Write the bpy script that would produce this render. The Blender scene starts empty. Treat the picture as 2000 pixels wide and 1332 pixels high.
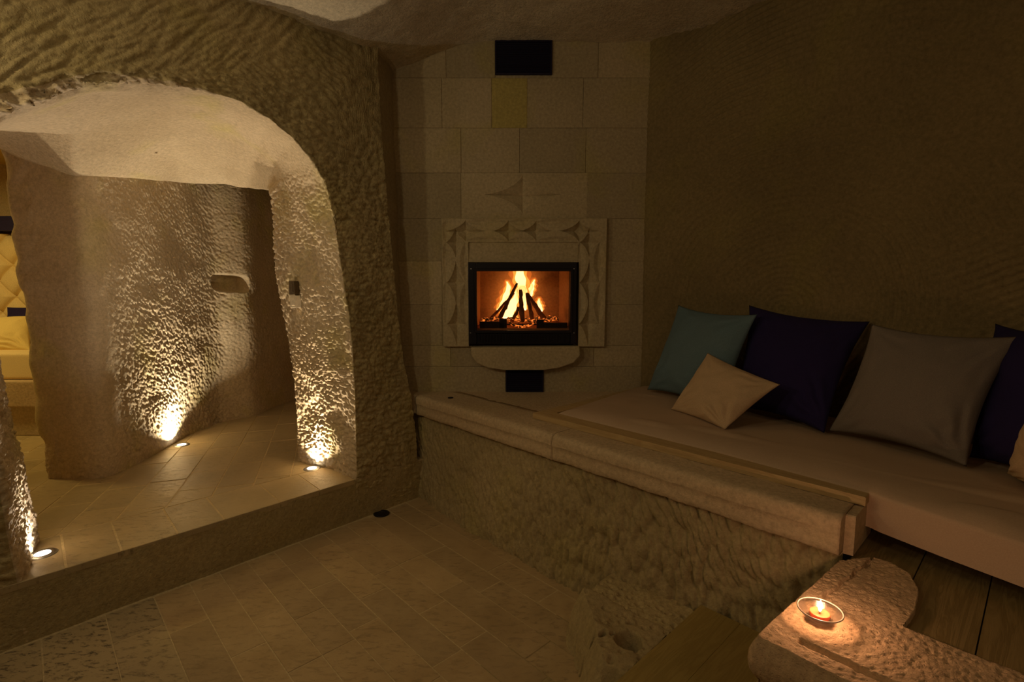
import bpy, bmesh, math, random
import numpy as np
from mathutils import Vector, Matrix, Euler

random.seed(4)
rng = np.random.default_rng(4)
SC = bpy.context.scene
COL = SC.collection

# ------------------------------------------------------------------ camera, world, lights, exposure
PITCH = math.atan(.113)
CP, SP = math.cos(PITCH), math.sin(PITCH)
CAMZ = 1.5
cam = bpy.data.cameras.new('camera')
cam.sensor_width = 36
cam.lens = 18.0
cam.clip_start = .02
cam_o = bpy.data.objects.new('camera', cam)
cam_o.location = (0, 0, CAMZ)
cam_o.rotation_euler = (math.pi / 2 - PITCH, 0, 0)
COL.objects.link(cam_o)
SC.camera = cam_o
SC.view_settings.view_transform = 'Standard'
SC.view_settings.look = 'None'
SC.view_settings.gamma = 1
SC.view_settings.use_curve_mapping = False
SC.view_settings.exposure = 0.0
SC.cycles.max_bounces = 10
SC.cycles.diffuse_bounces = 6
SC.cycles.use_denoising = True
SC.cycles.sample_clamp_indirect = 4
world = bpy.data.worlds.new('world')
SC.world = world
world.use_nodes = True
world.node_tree.nodes['Background'].inputs[0].default_value = (.01, .008, .005, 1)
world.node_tree.nodes['Background'].inputs[1].default_value = .3


def light(name, kind, loc, power, color, size=.05, rot=None, **kw):
    d = bpy.data.lights.new(name, kind)
    d.energy = power
    d.color = color
    if kind == 'AREA':
        d.shape = 'DISK'
        d.size = size
    else:
        d.shadow_soft_size = size
    for k, v in kw.items():
        setattr(d, k, v)
    o = bpy.data.objects.new(name, d)
    o.location = loc
    if rot:
        o.rotation_euler = rot
    COL.objects.link(o)
    return o


def aim(o, target):
    o.rotation_euler = (Vector(target) - o.location).to_track_quat('-Z', 'Y').to_euler()


WARM = (1, .77, .44)
PF = .27                                   # height of the raised passage floor
UPL = [(-2.525, 3.80), (-1.335, 3.30), (-2.145, 2.215)]
POW = [24, 17, 20]
FLD = [11, 6.6, 2.4]
SPC = [(1, .84, .60), (1, .80, .56), (1, .86, .74)]
AIM = [(-2.58, 3.86, 2.2), (-1.30, 3.36, 2.2), (-2.26, 2.22, 2.2)]
for (x, y), p, fd_, c, a in zip(UPL, POW, FLD, SPC, AIM):
    s = light('uplight_beam', 'SPOT', (x, y, PF + .012), p, c, .014, spot_size=math.radians(44), spot_blend=1.0)
    aim(s, a)
    light('uplight_flood', 'AREA', (x, y, PF + .014), fd_, c, .04, rot=(math.pi, 0, 0), spread=math.radians(128))
fill = light('added_fill_light', 'AREA', (.9, -1.2, 2.7), 3.6, (1, .74, .40), .5)  # added fill from behind the camera, no real fixture
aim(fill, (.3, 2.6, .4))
side_light = light('added_side_light', 'AREA', (-2.35, 1.25, 2.25), 4.6, (1, .80, .46), .14)  # added unseen light, rakes the arch wall and brings out the carvings
chimney_light = light('added_chimney_light', 'AREA', (-1.25, .55, 2.4), 4.2, (1, .80, .50), .16)  # added unseen light, reaches the chimney's left part past the wall corner
aim(chimney_light, (-.1, 3.6, 1.2))
aim(side_light, (.1, 3.6, 1.2))
light('fire_glow', 'POINT', (.07, 3.74, 1.14), 13, (1, .42, .12), .05)
light('candle_glow', 'POINT', (0, 0, 0), 1.3, (1, .52, .28), .010)
light('added_warm_light', 'POINT', (1.15, .30, .95), 1.05, (1, .50, .25), .03)  # added warm light out of view, brightens slab front and mattress
room = light('bedroom_lamp_light', 'AREA', (-4.6, 3.4, 2.5), 22, (1, .70, .22), .5)

# ------------------------------------------------------------------ helpers: pixels of the photograph to points of the room


def ray(px, py):
    u = (px - 1000) / 1000
    v = (666 - py) / 1000
    return np.array((u, CP + v * SP, -SP + v * CP))


def RZ(px, py, z=0.):
    r = ray(px, py)
    k = (z - CAMZ) / r[2]
    return np.array((r[0] * k, r[1] * k, z))


def RY(px, py, Y):
    r = ray(px, py)
    k = Y / r[1]
    return np.array((r[0] * k, Y, CAMZ + r[2] * k))


DA = np.array((-.68835, .72538))           # room axis towards the far left
DB = np.array((.72538, .68835))            # room axis towards the far right


def ab(a, b, z=0.):
    p = DA * a + DB * b
    return np.array((p[0], p[1], z))


def toab(p):
    return float(p[0] * DA[0] + p[1] * DA[1]), float(p[0] * DB[0] + p[1] * DB[1])


# the face of the arch wall: a vertical plane through two floor points
W0 = np.array((-.64, 3.49))
WD = np.array((-1.45, -1.547))
WD = WD / np.linalg.norm(WD)
WN = np.array((WD[1] * -1, WD[0]))         # candidate normal
if WN @ (np.array((0, 0)) - W0) < 0:
    WN = -WN


def WP(s, z):
    p = W0 + WD * s
    return np.array((p[0], p[1], z))


def RW(px, py):
    r = ray(px, py)
    n = WN
    k = (W0 @ n) / (r[0] * n[0] + r[1] * n[1])
    return np.array((r[0] * k, r[1] * k, CAMZ + r[2] * k))


# ------------------------------------------------------------------ numpy noise
def _h(ix, iy, iz, k):
    n = (ix.astype(np.uint32) * np.uint32(374761393) + iy.astype(np.uint32) * np.uint32(668265263)
         + iz.astype(np.uint32) * np.uint32(2147483647) + np.uint32((k * 1274126177) & 0xffffffff))
    n = (n ^ (n >> np.uint32(13))) * np.uint32(1274126177)
    n = (n ^ (n >> np.uint32(16))) * np.uint32(2246822519)
    n = n ^ (n >> np.uint32(15))
    return (n & np.uint32(0xffffff)).astype(np.float32) / np.float32(16777216)


def vnoise(P, k=1):
    F = np.floor(P).astype(np.int64)
    f = (P - F).astype(np.float32)
    f = f * f * (3 - 2 * f)
    out = 0
    for dx in (0, 1):
        wx = f[..., 0] if dx else 1 - f[..., 0]
        for dy in (0, 1):
            wy = f[..., 1] if dy else 1 - f[..., 1]
            for dz in (0, 1):
                wz = f[..., 2] if dz else 1 - f[..., 2]
                out = out + wx * wy * wz * _h(F[..., 0] + dx, F[..., 1] + dy, F[..., 2] + dz, k)
    return out * 2 - 1


def fbm(P, octv=3, k=1):
    o, a = 0, 1.
    for i in range(octv):
        o = o + a * vnoise(P * (2 ** i), k + i)
        a *= .5
    return o


def worley(P, k=7):
    """squared distance to the nearest scattered point: scallops with sharp ridges"""
    F = np.floor(P).astype(np.int64)
    best = np.full(P.shape[:-1], 9., np.float32)
    for dx in (-1, 0, 1):
        for dy in (-1, 0, 1):
            for dz in (-1, 0, 1):
                cx, cy, cz = F[..., 0] + dx, F[..., 1] + dy, F[..., 2] + dz
                d = ((cx + _h(cx, cy, cz, k) - P[..., 0]) ** 2 + (cy + _h(cx, cy, cz, k + 1) - P[..., 1]) ** 2
                     + (cz + _h(cx, cy, cz, k + 2) - P[..., 2]) ** 2)
                best = np.minimum(best, d.astype(np.float32))
    return best


def basis(u, v):
    u = np.array(u, float)
    u /= np.linalg.norm(u)
    v = np.array(v, float)
    v -= u * (u @ v)
    v /= np.linalg.norm(v)
    return np.stack([u, v, np.cross(u, v)])


def chisel(P, along, up, ls=.06, lt=.024, ang=0., k=7):
    """pick marks: elongated scallops, long side turned by ang in the (along, up) plane"""
    B = basis(along, up)
    Q = P @ B.T
    w = fbm(P * 2.2, 2, 31)
    a = ang + w * .45
    s = Q[..., 0] * np.cos(a.mean()) + Q[..., 1] * np.sin(a.mean()) + w * .05
    t = -Q[..., 0] * np.sin(a.mean()) + Q[..., 1] * np.cos(a.mean()) + fbm(P * 5, 2, 41) * .02
    return np.clip(worley(np.stack([s / ls, t / lt, Q[..., 2] / ls], -1), k), 0, 1)


def normals(P):
    du = np.gradient(P, axis=0)
    dv = np.gradient(P, axis=1)
    n = np.cross(du, dv)
    l = np.linalg.norm(n, axis=-1, keepdims=True)
    return n / np.maximum(l, 1e-9)


# ------------------------------------------------------------------ object helpers
def link(name, me, parent=None):
    o = bpy.data.objects.new(name, me)
    COL.objects.link(o)
    if parent is not None:
        o.parent = parent
    return o


def tag(o, label=None, cat=None, group=None, kind=None):
    if label:
        o['label'] = label
    if cat:
        o['category'] = cat
    if group:
        o['group'] = group
    if kind:
        o['kind'] = kind
    return o


def empty(name, loc=(0, 0, 0)):
    o = bpy.data.objects.new(name, None)
    o.empty_display_size = .05
    o.location = loc
    COL.objects.link(o)
    return o


def put(o, parent):
    """parent a part whose mesh is in world coordinates to an empty that stands elsewhere"""
    o.parent = parent
    o.matrix_parent_inverse = Matrix.Translation(parent.location).inverted()
    return o


def grid(name, P, mat, parent=None, smooth=True, flip=False, cyclic=False):
    nu, nv = P.shape[:2]
    me = bpy.data.meshes.new(name)
    V = P.reshape(-1, 3).astype(np.float32)
    iu = np.arange(nu if cyclic else nu - 1)
    a = (iu[:, None] * nv + np.arange(nv - 1)[None, :]).ravel()
    b = (((iu + 1) % nu)[:, None] * nv + np.arange(nv - 1)[None, :]).ravel()
    F = np.stack([a, b, b + 1, a + 1], -1)
    if flip:
        F = F[:, ::-1]
    me.vertices.add(len(V))
    me.vertices.foreach_set('co', V.ravel())
    n = len(F)
    me.loops.add(n * 4)
    me.loops.foreach_set('vertex_index', F.ravel().astype(np.int32))
    me.polygons.add(n)
    me.polygons.foreach_set('loop_start', (np.arange(n) * 4).astype(np.int32))
    me.polygons.foreach_set('use_smooth', np.full(n, smooth))
    me.update(calc_edges=True)
    me.materials.append(mat)
    o = bpy.data.objects.new(name, me)
    COL.objects.link(o)
    if parent is not None:
        put(o, parent) if parent.type == 'EMPTY' else setattr(o, 'parent', parent)
    return o


def bm_obj(name, bm, mat, parent=None, smooth=False, bevel=0., seg=2):
    if bevel:
        bmesh.ops.bevel(bm, geom=list(bm.edges), offset=bevel, segments=seg, affect='EDGES', profile=.6)
    bmesh.ops.recalc_face_normals(bm, faces=bm.faces)
    me = bpy.data.meshes.new(name)
    bm.to_mesh(me)
    bm.free()
    if smooth:
        for p in me.polygons:
            p.use_smooth = True
    me.materials.append(mat)
    o = bpy.data.objects.new(name, me)
    COL.objects.link(o)
    if parent is not None:
        put(o, parent) if parent.type == 'EMPTY' else setattr(o, 'parent', parent)
    return o


def bm_box(bm, x0, x1, y0, y1, z0, z1, M=None):
    vs = [bm.verts.new(v) for v in ((x0, y0, z0), (x1, y0, z0), (x1, y1, z0), (x0, y1, z0),
                                    (x0, y0, z1), (x1, y0, z1), (x1, y1, z1), (x0, y1, z1))]
    if M is not None:
        for v in vs:
            v.co = M @ v.co
    for f in ((3, 2, 1, 0), (4, 5, 6, 7), (0, 1, 5, 4), (1, 2, 6, 5), (2, 3, 7, 6), (3, 0, 4, 7)):
        bm.faces.new([vs[i] for i in f])
    return vs


def box(name, x0, x1, y0, y1, z0, z1, mat, parent=None, bevel=0., M=None, seg=2):
    bm = bmesh.new()
    bm_box(bm, x0, x1, y0, y1, z0, z1, M)
    return bm_obj(name, bm, mat, parent, bevel=bevel, seg=seg)


def prism(name, pts, z0, z1, mat, parent=None, bevel=0., inset=0., seg=1):
    """vertical prism over a polygon of xy points, its top edge eased"""
    bm = bmesh.new()
    pts = [np.array(p[:2], float) for p in pts]
    ar = sum(pts[i][0] * pts[(i + 1) % len(pts)][1] - pts[(i + 1) % len(pts)][0] * pts[i][1] for i in range(len(pts)))
    if ar < 0:
        pts = pts[::-1]
    c = sum(pts) / len(pts)
    lo = [bm.verts.new((p[0], p[1], z0)) for p in pts]
    mid = [bm.verts.new((p[0], p[1], z1 - inset)) for p in pts]
    q = []
    for p in pts:
        d = c - p
        l = np.linalg.norm(d)
        q.append(p + d / max(l, 1e-6) * inset * 1.3)
    up = [bm.verts.new((p[0], p[1], z1)) for p in q]
    n = len(pts)
    for A_, B_ in ((lo, mid), (mid, up)):
        for i in range(n):
            bm.faces.new((A_[i], A_[(i + 1) % n], B_[(i + 1) % n], B_[i]))
    bm.faces.new(up)
    bm.faces.new(lo[::-1])
    return bm_obj(name, bm, mat, parent)


def lathe(name, prof, mat, parent=None, n=32, loc=(0, 0, 0), closed=False):
    t = np.linspace(0, 2 * math.pi, n, endpoint=False)
    r = np.array([p[0] for p in prof])
    z = np.array([p[1] for p in prof])
    P = np.stack([r[None] * np.cos(t)[:, None] + loc[0], r[None] * np.sin(t)[:, None] + loc[1],
                  np.broadcast_to(z[None] + loc[2], (n, len(prof)))], -1)
    return grid(name, P, mat, parent, cyclic=True)


def resample(pts, n, keys=None):
    """n points along a polyline; keys = the fraction at which each vertex falls"""
    pts = np.array(pts, float)
    if keys is None:
        d = np.r_[0, np.cumsum(np.linalg.norm(np.diff(pts, axis=0), axis=1))]
        keys = d / d[-1]
    t = np.linspace(0, 1, n)
    return np.stack([np.interp(t, keys, pts[:, i]) for i in range(pts.shape[1])], -1)


def smooth_curve(C, it):
    C = C.copy()
    for _ in range(it):
        C[1:-1] = C[1:-1] * .5 + (C[:-2] + C[2:]) * .25
    return C


def clip_poly(poly, p, n):
    """keep the part of a convex polygon with (x-p).n >= 0"""
    out = []
    for i in range(len(poly)):
        a, b = poly[i], poly[(i + 1) % len(poly)]
        da, db = (a - p) @ n, (b - p) @ n
        if da >= 0:
            out.append(a)
        if da * db < 0:
            out.append(a + (b - a) * (da / (da - db)))
    return out


def area2(poly):
    return abs(sum(poly[i][0] * poly[(i + 1) % len(poly)][1] - poly[(i + 1) % len(poly)][0] * poly[i][1]
                   for i in range(len(poly)))) / 2


# ------------------------------------------------------------------ materials
def new_mat(name):
    m = bpy.data.materials.new(name)
    m.use_nodes = True
    nt = m.node_tree
    return m, nt, nt.nodes['Principled BSDF']


def ramp(nt, src, c1, c2, lo=.35, hi=.65):
    r = nt.nodes.new('ShaderNodeValToRGB')
    r.color_ramp.elements[0].position = lo
    r.color_ramp.elements[1].position = hi
    r.color_ramp.elements[0].color = (*c1, 1)
    r.color_ramp.elements[1].color = (*c2, 1)
    nt.links.new(src, r.inputs[0])
    return r.outputs[0]


def noise(nt, vec, scale, detail=4, rough=.55, dist=0):
    n = nt.nodes.new('ShaderNodeTexNoise')
    n.inputs['Scale'].default_value = scale
    n.inputs['Detail'].default_value = detail
    n.inputs['Roughness'].default_value = rough
    n.inputs['Distortion'].default_value = dist
    nt.links.new(vec, n.inputs['Vector'])
    return n.outputs[0]


def mixc(nt, f, a, b, mode='MIX'):
    m = nt.nodes.new('ShaderNodeMix')
    m.data_type = 'RGBA'
    m.blend_type = mode
    for s, v in ((m.inputs[0], f), (m.inputs[6], a), (m.inputs[7], b)):
        if hasattr(v, 'is_linked'):
            nt.links.new(v, s)
        elif isinstance(v, (int, float)):
            s.default_value = v
        else:
            s.default_value = (*v, 1)
    return m.outputs[2]


def math_n(nt, op, a, b=None, c=None):
    m = nt.nodes.new('ShaderNodeMath')
    m.operation = op
    for i, v in enumerate((a, b, c)):
        if v is None:
            continue
        if hasattr(v, 'is_linked'):
            nt.links.new(v, m.inputs[i])
        else:
            m.inputs[i].default_value = v
    return m.outputs[0]


def coords(nt, kind='Object', stretch=None, rot=None):
    tc = nt.nodes.new('ShaderNodeTexCoord')
    if kind == 'World':
        g = nt.nodes.new('ShaderNodeNewGeometry')
        src = g.outputs['Position']
    else:
        src = tc.outputs[kind]
    if stretch is None and rot is None:
        return src
    mp = nt.nodes.new('ShaderNodeMapping')
    if stretch:
        mp.inputs['Scale'].default_value = stretch
    if rot:
        mp.inputs['Rotation'].default_value = rot
    nt.links.new(src, mp.inputs[0])
    return mp.outputs[0]


def bump(nt, bsdf, h, dist=.005, strength=1.):
    b = nt.nodes.new('ShaderNodeBump')
    b.inputs['Distance'].default_value = dist
    b.inputs['Strength'].default_value = strength
    nt.links.new(h, b.inputs['Height'])
    nt.links.new(b.outputs[0], bsdf.inputs['Normal'])


def rock_mat(name, c1, c2, cy, yel=.5, pits=.5, bd=.006, bs=60, rough=.95, rand=0., tone=None):
    m, nt, b = new_mat(name)
    v = coords(nt, 'World')
    base = ramp(nt, noise(nt, v, 1.7, 5), c1, c2)
    if yel:
        y = ramp(nt, noise(nt, v, 2.3, 3, .5, .4), (0, 0, 0), (1, 1, 1), .55, .72)
        base = mixc(nt, math_n(nt, 'MULTIPLY', y, yel), base, cy)
    fine = ramp(nt, noise(nt, v, 55, 5, .7), (.72, .72, .72), (1.12, 1.12, 1.12), .3, .7)
    base = mixc(nt, 1., base, fine, 'MULTIPLY')
    if rand:
        oi = nt.nodes.new('ShaderNodeObjectInfo')
        rr = ramp(nt, oi.outputs['Random'], (1 - rand,) * 3, (1 + rand * .5,) * 3, 0, 1)
        base = mixc(nt, 1., base, rr, 'MULTIPLY')
    nt.links.new(base, b.inputs['Base Color'])
    b.inputs['Roughness'].default_value = rough
    b.inputs['Specular IOR Level'].default_value = .2
    n1 = noise(nt, v, bs, 6, .65)
    vo = nt.nodes.new('ShaderNodeTexVoronoi')
    vo.inputs['Scale'].default_value = bs * 1.6
    nt.links.new(v, vo.inputs['Vector'])
    pit = math_n(nt, 'MULTIPLY', math_n(nt, 'SMOOTH_MIN', vo.outputs['Distance'], .35, .1), pits)
    h = math_n(nt, 'ADD', n1, pit)
    bump(nt, b, h, bd)
    return m


def flat_mat(name, col, rough=.8, bscale=200, bd=.0006, metal=0., var=.15, spec=.3, stretch=None, coord='Object'):
    m, nt, b = new_mat(name)
    v = coords(nt, coord, stretch)
    n = noise(nt, v, bscale, 4)
    c = ramp(nt, n, tuple(x * (1 - var) for x in col), tuple(min(1, x * (1 + var)) for x in col), .3, .7)
    nt.links.new(c, b.inputs['Base Color'])
    b.inputs['Roughness'].default_value = rough
    b.inputs['Metallic'].default_value = metal
    b.inputs['Specular IOR Level'].default_value = spec
    bump(nt, b, n, bd)
    return m


def wood_mat(name, c1, c2, rot=0., scale=1.):
    m, nt, b = new_mat(name)
    v = coords(nt, 'World', None, (0, 0, rot))
    oi = nt.nodes.new('ShaderNodeObjectInfo')
    add = nt.nodes.new('ShaderNodeVectorMath')
    add.operation = 'MULTIPLY_ADD'
    nt.links.new(oi.outputs['Random'], add.inputs[0])
    add.inputs[1].default_value = (7, 7, 7)
    nt.links.new(v, add.inputs[2])
    mp = nt.nodes.new('ShaderNodeMapping')
    mp.inputs['Scale'].default_value = (1.3 * scale, 16 * scale, 16 * scale)
    nt.links.new(add.outputs[0], mp.inputs[0])
    w = noise(nt, mp.outputs[0], 1.6, 5, .6, 1.2)
    rings = math_n(nt, 'FRACT', math_n(nt, 'MULTIPLY', w, 5.))
    tri = math_n(nt, 'ABSOLUTE', math_n(nt, 'SUBTRACT', rings, .5))
    c = ramp(nt, tri, c1, c2, .0, .45)
    nt.links.new(c, b.inputs['Base Color'])
    b.inputs['Roughness'].default_value = .6
    bump(nt, b, tri, .0008)
    return m


def emit_mat(name, col, strength, alpha=1.):
    m = bpy.data.materials.new(name)
    m.use_nodes = True
    nt = m.node_tree
    for n in list(nt.nodes):
        if n.type != 'OUTPUT_MATERIAL':
            nt.nodes.remove(n)
    out = nt.nodes['Material Output']
    e = nt.nodes.new('ShaderNodeEmission')
    if isinstance(col, tuple):
        e.inputs[0].default_value = (*col, 1)
    e.inputs[1].default_value = strength
    if alpha < 1:
        t = nt.nodes.new('ShaderNodeBsdfTransparent')
        mx = nt.nodes.new('ShaderNodeMixShader')
        mx.inputs[0].default_value = alpha
        nt.links.new(t.outputs[0], mx.inputs[1])
        nt.links.new(e.outputs[0], mx.inputs[2])
        nt.links.new(mx.outputs[0], out.inputs[0])
    else:
        nt.links.new(e.outputs[0], out.inputs[0])
    return m


M = {}
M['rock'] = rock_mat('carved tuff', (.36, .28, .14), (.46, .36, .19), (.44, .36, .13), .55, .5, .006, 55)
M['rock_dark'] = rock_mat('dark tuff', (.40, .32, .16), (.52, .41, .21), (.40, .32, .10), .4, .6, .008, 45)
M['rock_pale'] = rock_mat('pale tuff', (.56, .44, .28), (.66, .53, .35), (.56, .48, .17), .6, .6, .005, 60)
M['ceil'] = rock_mat('ceiling tuff', (.62, .53, .37), (.70, .60, .42), (.6, .52, .3), .2, .8, .008, 40)
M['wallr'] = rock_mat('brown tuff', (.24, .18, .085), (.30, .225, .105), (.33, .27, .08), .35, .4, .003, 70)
M['block'] = rock_mat('cut block stone', (.44, .36, .22), (.52, .42, .26), (.50, .42, .12), .45, .3, .0015, 80, rand=.14)
M['block_y'] = rock_mat('yellow block stone', (.46, .37, .12), (.52, .42, .14), (.50, .42, .12), .3, .3, .0015, 80)
M['carve'] = rock_mat('carved surround stone', (.48, .39, .235), (.55, .45, .28), (.52, .43, .16), .4, .3, .0012, 90)
M['slab'] = rock_mat('pitted slab stone', (.52, .39, .24), (.64, .49, .31), (.5, .40, .2), .3, 1.0, .003, 80)
M['candle_stone'] = rock_mat('rough slab stone', (.55, .38, .22), (.66, .46, .27), (.5, .40, .2), .2, 1.2, .004, 90)
M['mortar'] = rock_mat('tile mortar', (.58, .46, .26), (.64, .51, .30), (.5, .42, .2), .1, .2, .001, 80)


def tile_mat(name, c1, c2, cd, amt, rough):
    m, nt, b = new_mat(name)
    v = coords(nt, 'World')
    oi = nt.nodes.new('ShaderNodeObjectInfo')
    base = ramp(nt, noise(nt, v, 4, 5), c1, c2, .3, .7)
    rr = ramp(nt, oi.outputs['Random'], (.90,) * 3, (1.06, 1.05, 1.02), 0, 1)
    base = mixc(nt, 1., base, rr, 'MULTIPLY')
    st = coords(nt, 'World', (9, 22, 9), (0, 0, -.8))
    k = ramp(nt, noise(nt, st, 2.0, 8, .78, .3), (0, 0, 0), (1, 1, 1), .52, .66)
    r2 = math_n(nt, 'MULTIPLY', math_n(nt, 'FRACT', math_n(nt, 'MULTIPLY', oi.outputs['Random'], 7.31)), amt)
    base = mixc(nt, math_n(nt, 'MULTIPLY', k, r2), base, cd)
    nt.links.new(base, b.inputs['Base Color'])
    b.inputs['Roughness'].default_value = rough
    b.inputs['Specular IOR Level'].default_value = .4
    n = noise(nt, v, 30, 6, .6)
    bump(nt, b, math_n(nt, 'SUBTRACT', n, math_n(nt, 'MULTIPLY', k, .5)), .0015)
    return m


M['tile'] = tile_mat('travertine tile', (.42, .30, .155), (.52, .385, .21), (.22, .16, .08), .7, .6)
M['tile2'] = tile_mat('passage travertine', (.40, .31, .17), (.51, .40, .225), (.22, .16, .085), .9, .40)
M['tile_dark'] = tile_mat('weathered tile', (.44, .34, .19), (.50, .39, .22), (.15, .115, .065), 1.8, .6)
M['wood'] = wood_mat('warm timber', (.42, .28, .12), (.50, .35, .16), math.atan2(DA[1], DA[0]) * -1)
M['plank'] = wood_mat('floor plank timber', (.21, .145, .05), (.29, .205, .08), math.atan2(DB[1], DB[0]) * -1)
M['plank2'] = wood_mat('step board timber', (.30, .21, .06), (.36, .26, .08), math.atan2(DB[1], DB[0]) * -1)
M['sheet'] = flat_mat('mattress cloth', (.49, .355, .24), .9, 300, .0006, var=.06)
M['teal'] = flat_mat('teal cushion cloth', (.13, .20, .235), .95, 350, .0008)
M['navy'] = flat_mat('navy cushion cloth', (.020, .013, .072), .95, 350, .0008)
M['grey'] = flat_mat('grey cushion cloth', (.21, .175, .145), .95, 350, .0008)
M['beige'] = flat_mat('beige cushion cloth', (.56, .40, .24), .95, 350, .0008)
M['yellow'] = flat_mat('cream cushion cloth', (.72, .56, .22), .95, 300, .0008)
M['cream'] = flat_mat('cream padding', (.80, .64, .34), .9, 200, .0006)
M['blue'] = flat_mat('dark blue board', (.02, .015, .07), .7, 60, .0004)
M['iron'] = flat_mat('black iron', (.012, .010, .013), .45, 120, .0004, .3)
M['steel'] = flat_mat('brushed steel', (.45, .43, .40), .35, 150, .0002, 1.)
M['vent'] = flat_mat('dark blue grille paint', (.013, .009, .030), .6, 120, .0003)
M['soot'] = rock_mat('firebox lining', (.40, .20, .09), (.58, .30, .13), (.12, .06, .03), .8, .4, .001, 90)
M['plastic'] = flat_mat('white plastic', (.75, .66, .50), .4, 60, .0001)
M['plastic_d'] = flat_mat('brown plastic', (.12, .085, .05), .5, 60, .0001)
M['wax'] = flat_mat('red wax', (.75, .12, .04), .5, 60, .0002)
M['bark'] = flat_mat('burning log bark', (.22, .09, .035), .9, 40, .006, var=.5)
M['drain'] = flat_mat('dark fitting', (.02, .016, .012), .4, 60, .0002, .5)
M['yroof'] = wood_mat('golden ceiling timber', (.50, .34, .08), (.62, .42, .10))

# ember / glowing coal
m, nt, b = new_mat('glowing coals')
v = coords(nt, 'World')
k = ramp(nt, noise(nt, v, 45, 4), (0, 0, 0), (1, .22, .03), .50, .62)
nt.links.new(k, b.inputs['Emission Color'])
b.inputs['Emission Strength'].default_value = 1.6
b.inputs['Base Color'].default_value = (.07, .04, .03, 1)
M['ember'] = m

# glass
m, nt, b = new_mat('clear glass')
out = nt.nodes['Material Output']
tr = nt.nodes.new('ShaderNodeBsdfTransparent')
tr.inputs[0].default_value = (.97, .95, .93, 1)
gl = nt.nodes.new('ShaderNodeBsdfGlossy')
gl.inputs['Roughness'].default_value = .18
fr_ = nt.nodes.new('ShaderNodeFresnel')
fr_.inputs['IOR'].default_value = 1.5
mx = nt.nodes.new('ShaderNodeMixShader')
nt.links.new(math_n(nt, 'MULTIPLY_ADD', fr_.outputs[0], .45, .02), mx.inputs[0])
nt.links.new(tr.outputs[0], mx.inputs[1])
nt.links.new(gl.outputs[0], mx.inputs[2])
nt.links.new(mx.outputs[0], out.inputs[0])
M['glass'] = m

m, nt, b = new_mat('stove window glass')
b.inputs['Base Color'].default_value = (.9, .8, .7, 1)
out = nt.nodes['Material Output']
tr = nt.nodes.new('ShaderNodeBsdfTransparent')
tr.inputs[0].default_value = (.95, .90, .86, 1)
gl = nt.nodes.new('ShaderNodeBsdfGlossy')
gl.inputs['Roughness'].default_value = .08
mx = nt.nodes.new('ShaderNodeMixShader')
sm = math_n(nt, 'MULTIPLY', noise(nt, coords(nt), 3, 4), .08)
nt.links.new(sm, mx.inputs[0])
nt.links.new(tr.outputs[0], mx.inputs[1])
nt.links.new(gl.outputs[0], mx.inputs[2])
nt.links.new(mx.outputs[0], out.inputs[0])
M['pane'] = m

m, nt, b = new_mat('glass rim')
nt.links.new(ramp(nt, noise(nt, coords(nt), 30, 2), (.50, .42, .34), (.62, .52, .42)), b.inputs['Base Color'])
b.inputs['Roughness'].default_value = .25
b.inputs['Transmission Weight'].default_value = .35
M['rim'] = m

M['lens'] = emit_mat('lit lamp lens', (1, .93, .80), 14)
M['flame_core'] = emit_mat('flame core', (1, .66, .25), 7)
M['flame_mid'] = emit_mat('flame body', (1, .36, .05), 2.6, .42)
M['flame_out'] = emit_mat('flame edge', (1, .20, .02), 1.1, .30)
M['candle_flame'] = emit_mat('candle flame', (1, .75, .45), 16)

# ================================================================== THE SETTING
def struct(o, kind='structure'):
    o['kind'] = kind
    return o


# ---- lower floor and its tiles
fl = struct(prism('floor', [(-5.5, -2.2), (3.2, -2.2), (3.2, 3.9), (-.7, 3.9), (-2.1, 2.2), (-5.5, 2.2)][:6], -.2, -.0005, M['mortar']))
rows = [-.96, -.81, -.66, -.51, -.36, -.21, -.06, .155, .339, .49, .626, .763, .905, 1.048, 1.195, 1.343, 1.497, 1.644, 1.79, 1.95]
WR = WN                                          # half plane in front of the riser
n_t = 0
for i in range(len(rows) - 1):
    b0, b1 = rows[i] + .0022, rows[i + 1] - .0022
    r_ = random.Random(i * 7 + 1)
    a = 3.12
    first = {6: 2.52, 7: 2.592, 8: 2.50, 16: 2.29, 14: 1.274 + .48 * 3, 15: 1.35 + .95}.get(i)
    if first:
        a = first + .62
    while a > -.1:
        L = (.30, .42, .48, .36, .60)[r_.randrange(5)] if not first else .62
        first = None
        a0 = a - L
        q = [ab(a0 + .0022, b0)[:2], ab(a - .0022, b0)[:2], ab(a - .0022, b1)[:2], ab(a0 + .0022, b1)[:2]]
        a = a0
        q = clip_poly(q, W0 + WN * .02, WN)
        if len(q) < 3 or area2(q) < .002:
            continue
        c = sum(q) / len(q)
        if c[1] < .55 and abs(c[0]) > 1.9 or c[1] < .35 or c[0] < -3.3:
            continue
        ca, cb = toab(c)
        mt = M['tile_dark'] if (cb < .34 and ca > 2.15) else M['tile']
        dz = r_.uniform(-.0015, .0015)
        prism('tile', q, -.02, .001 + dz, mt, fl, inset=.0012)
        n_t += 1

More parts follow.
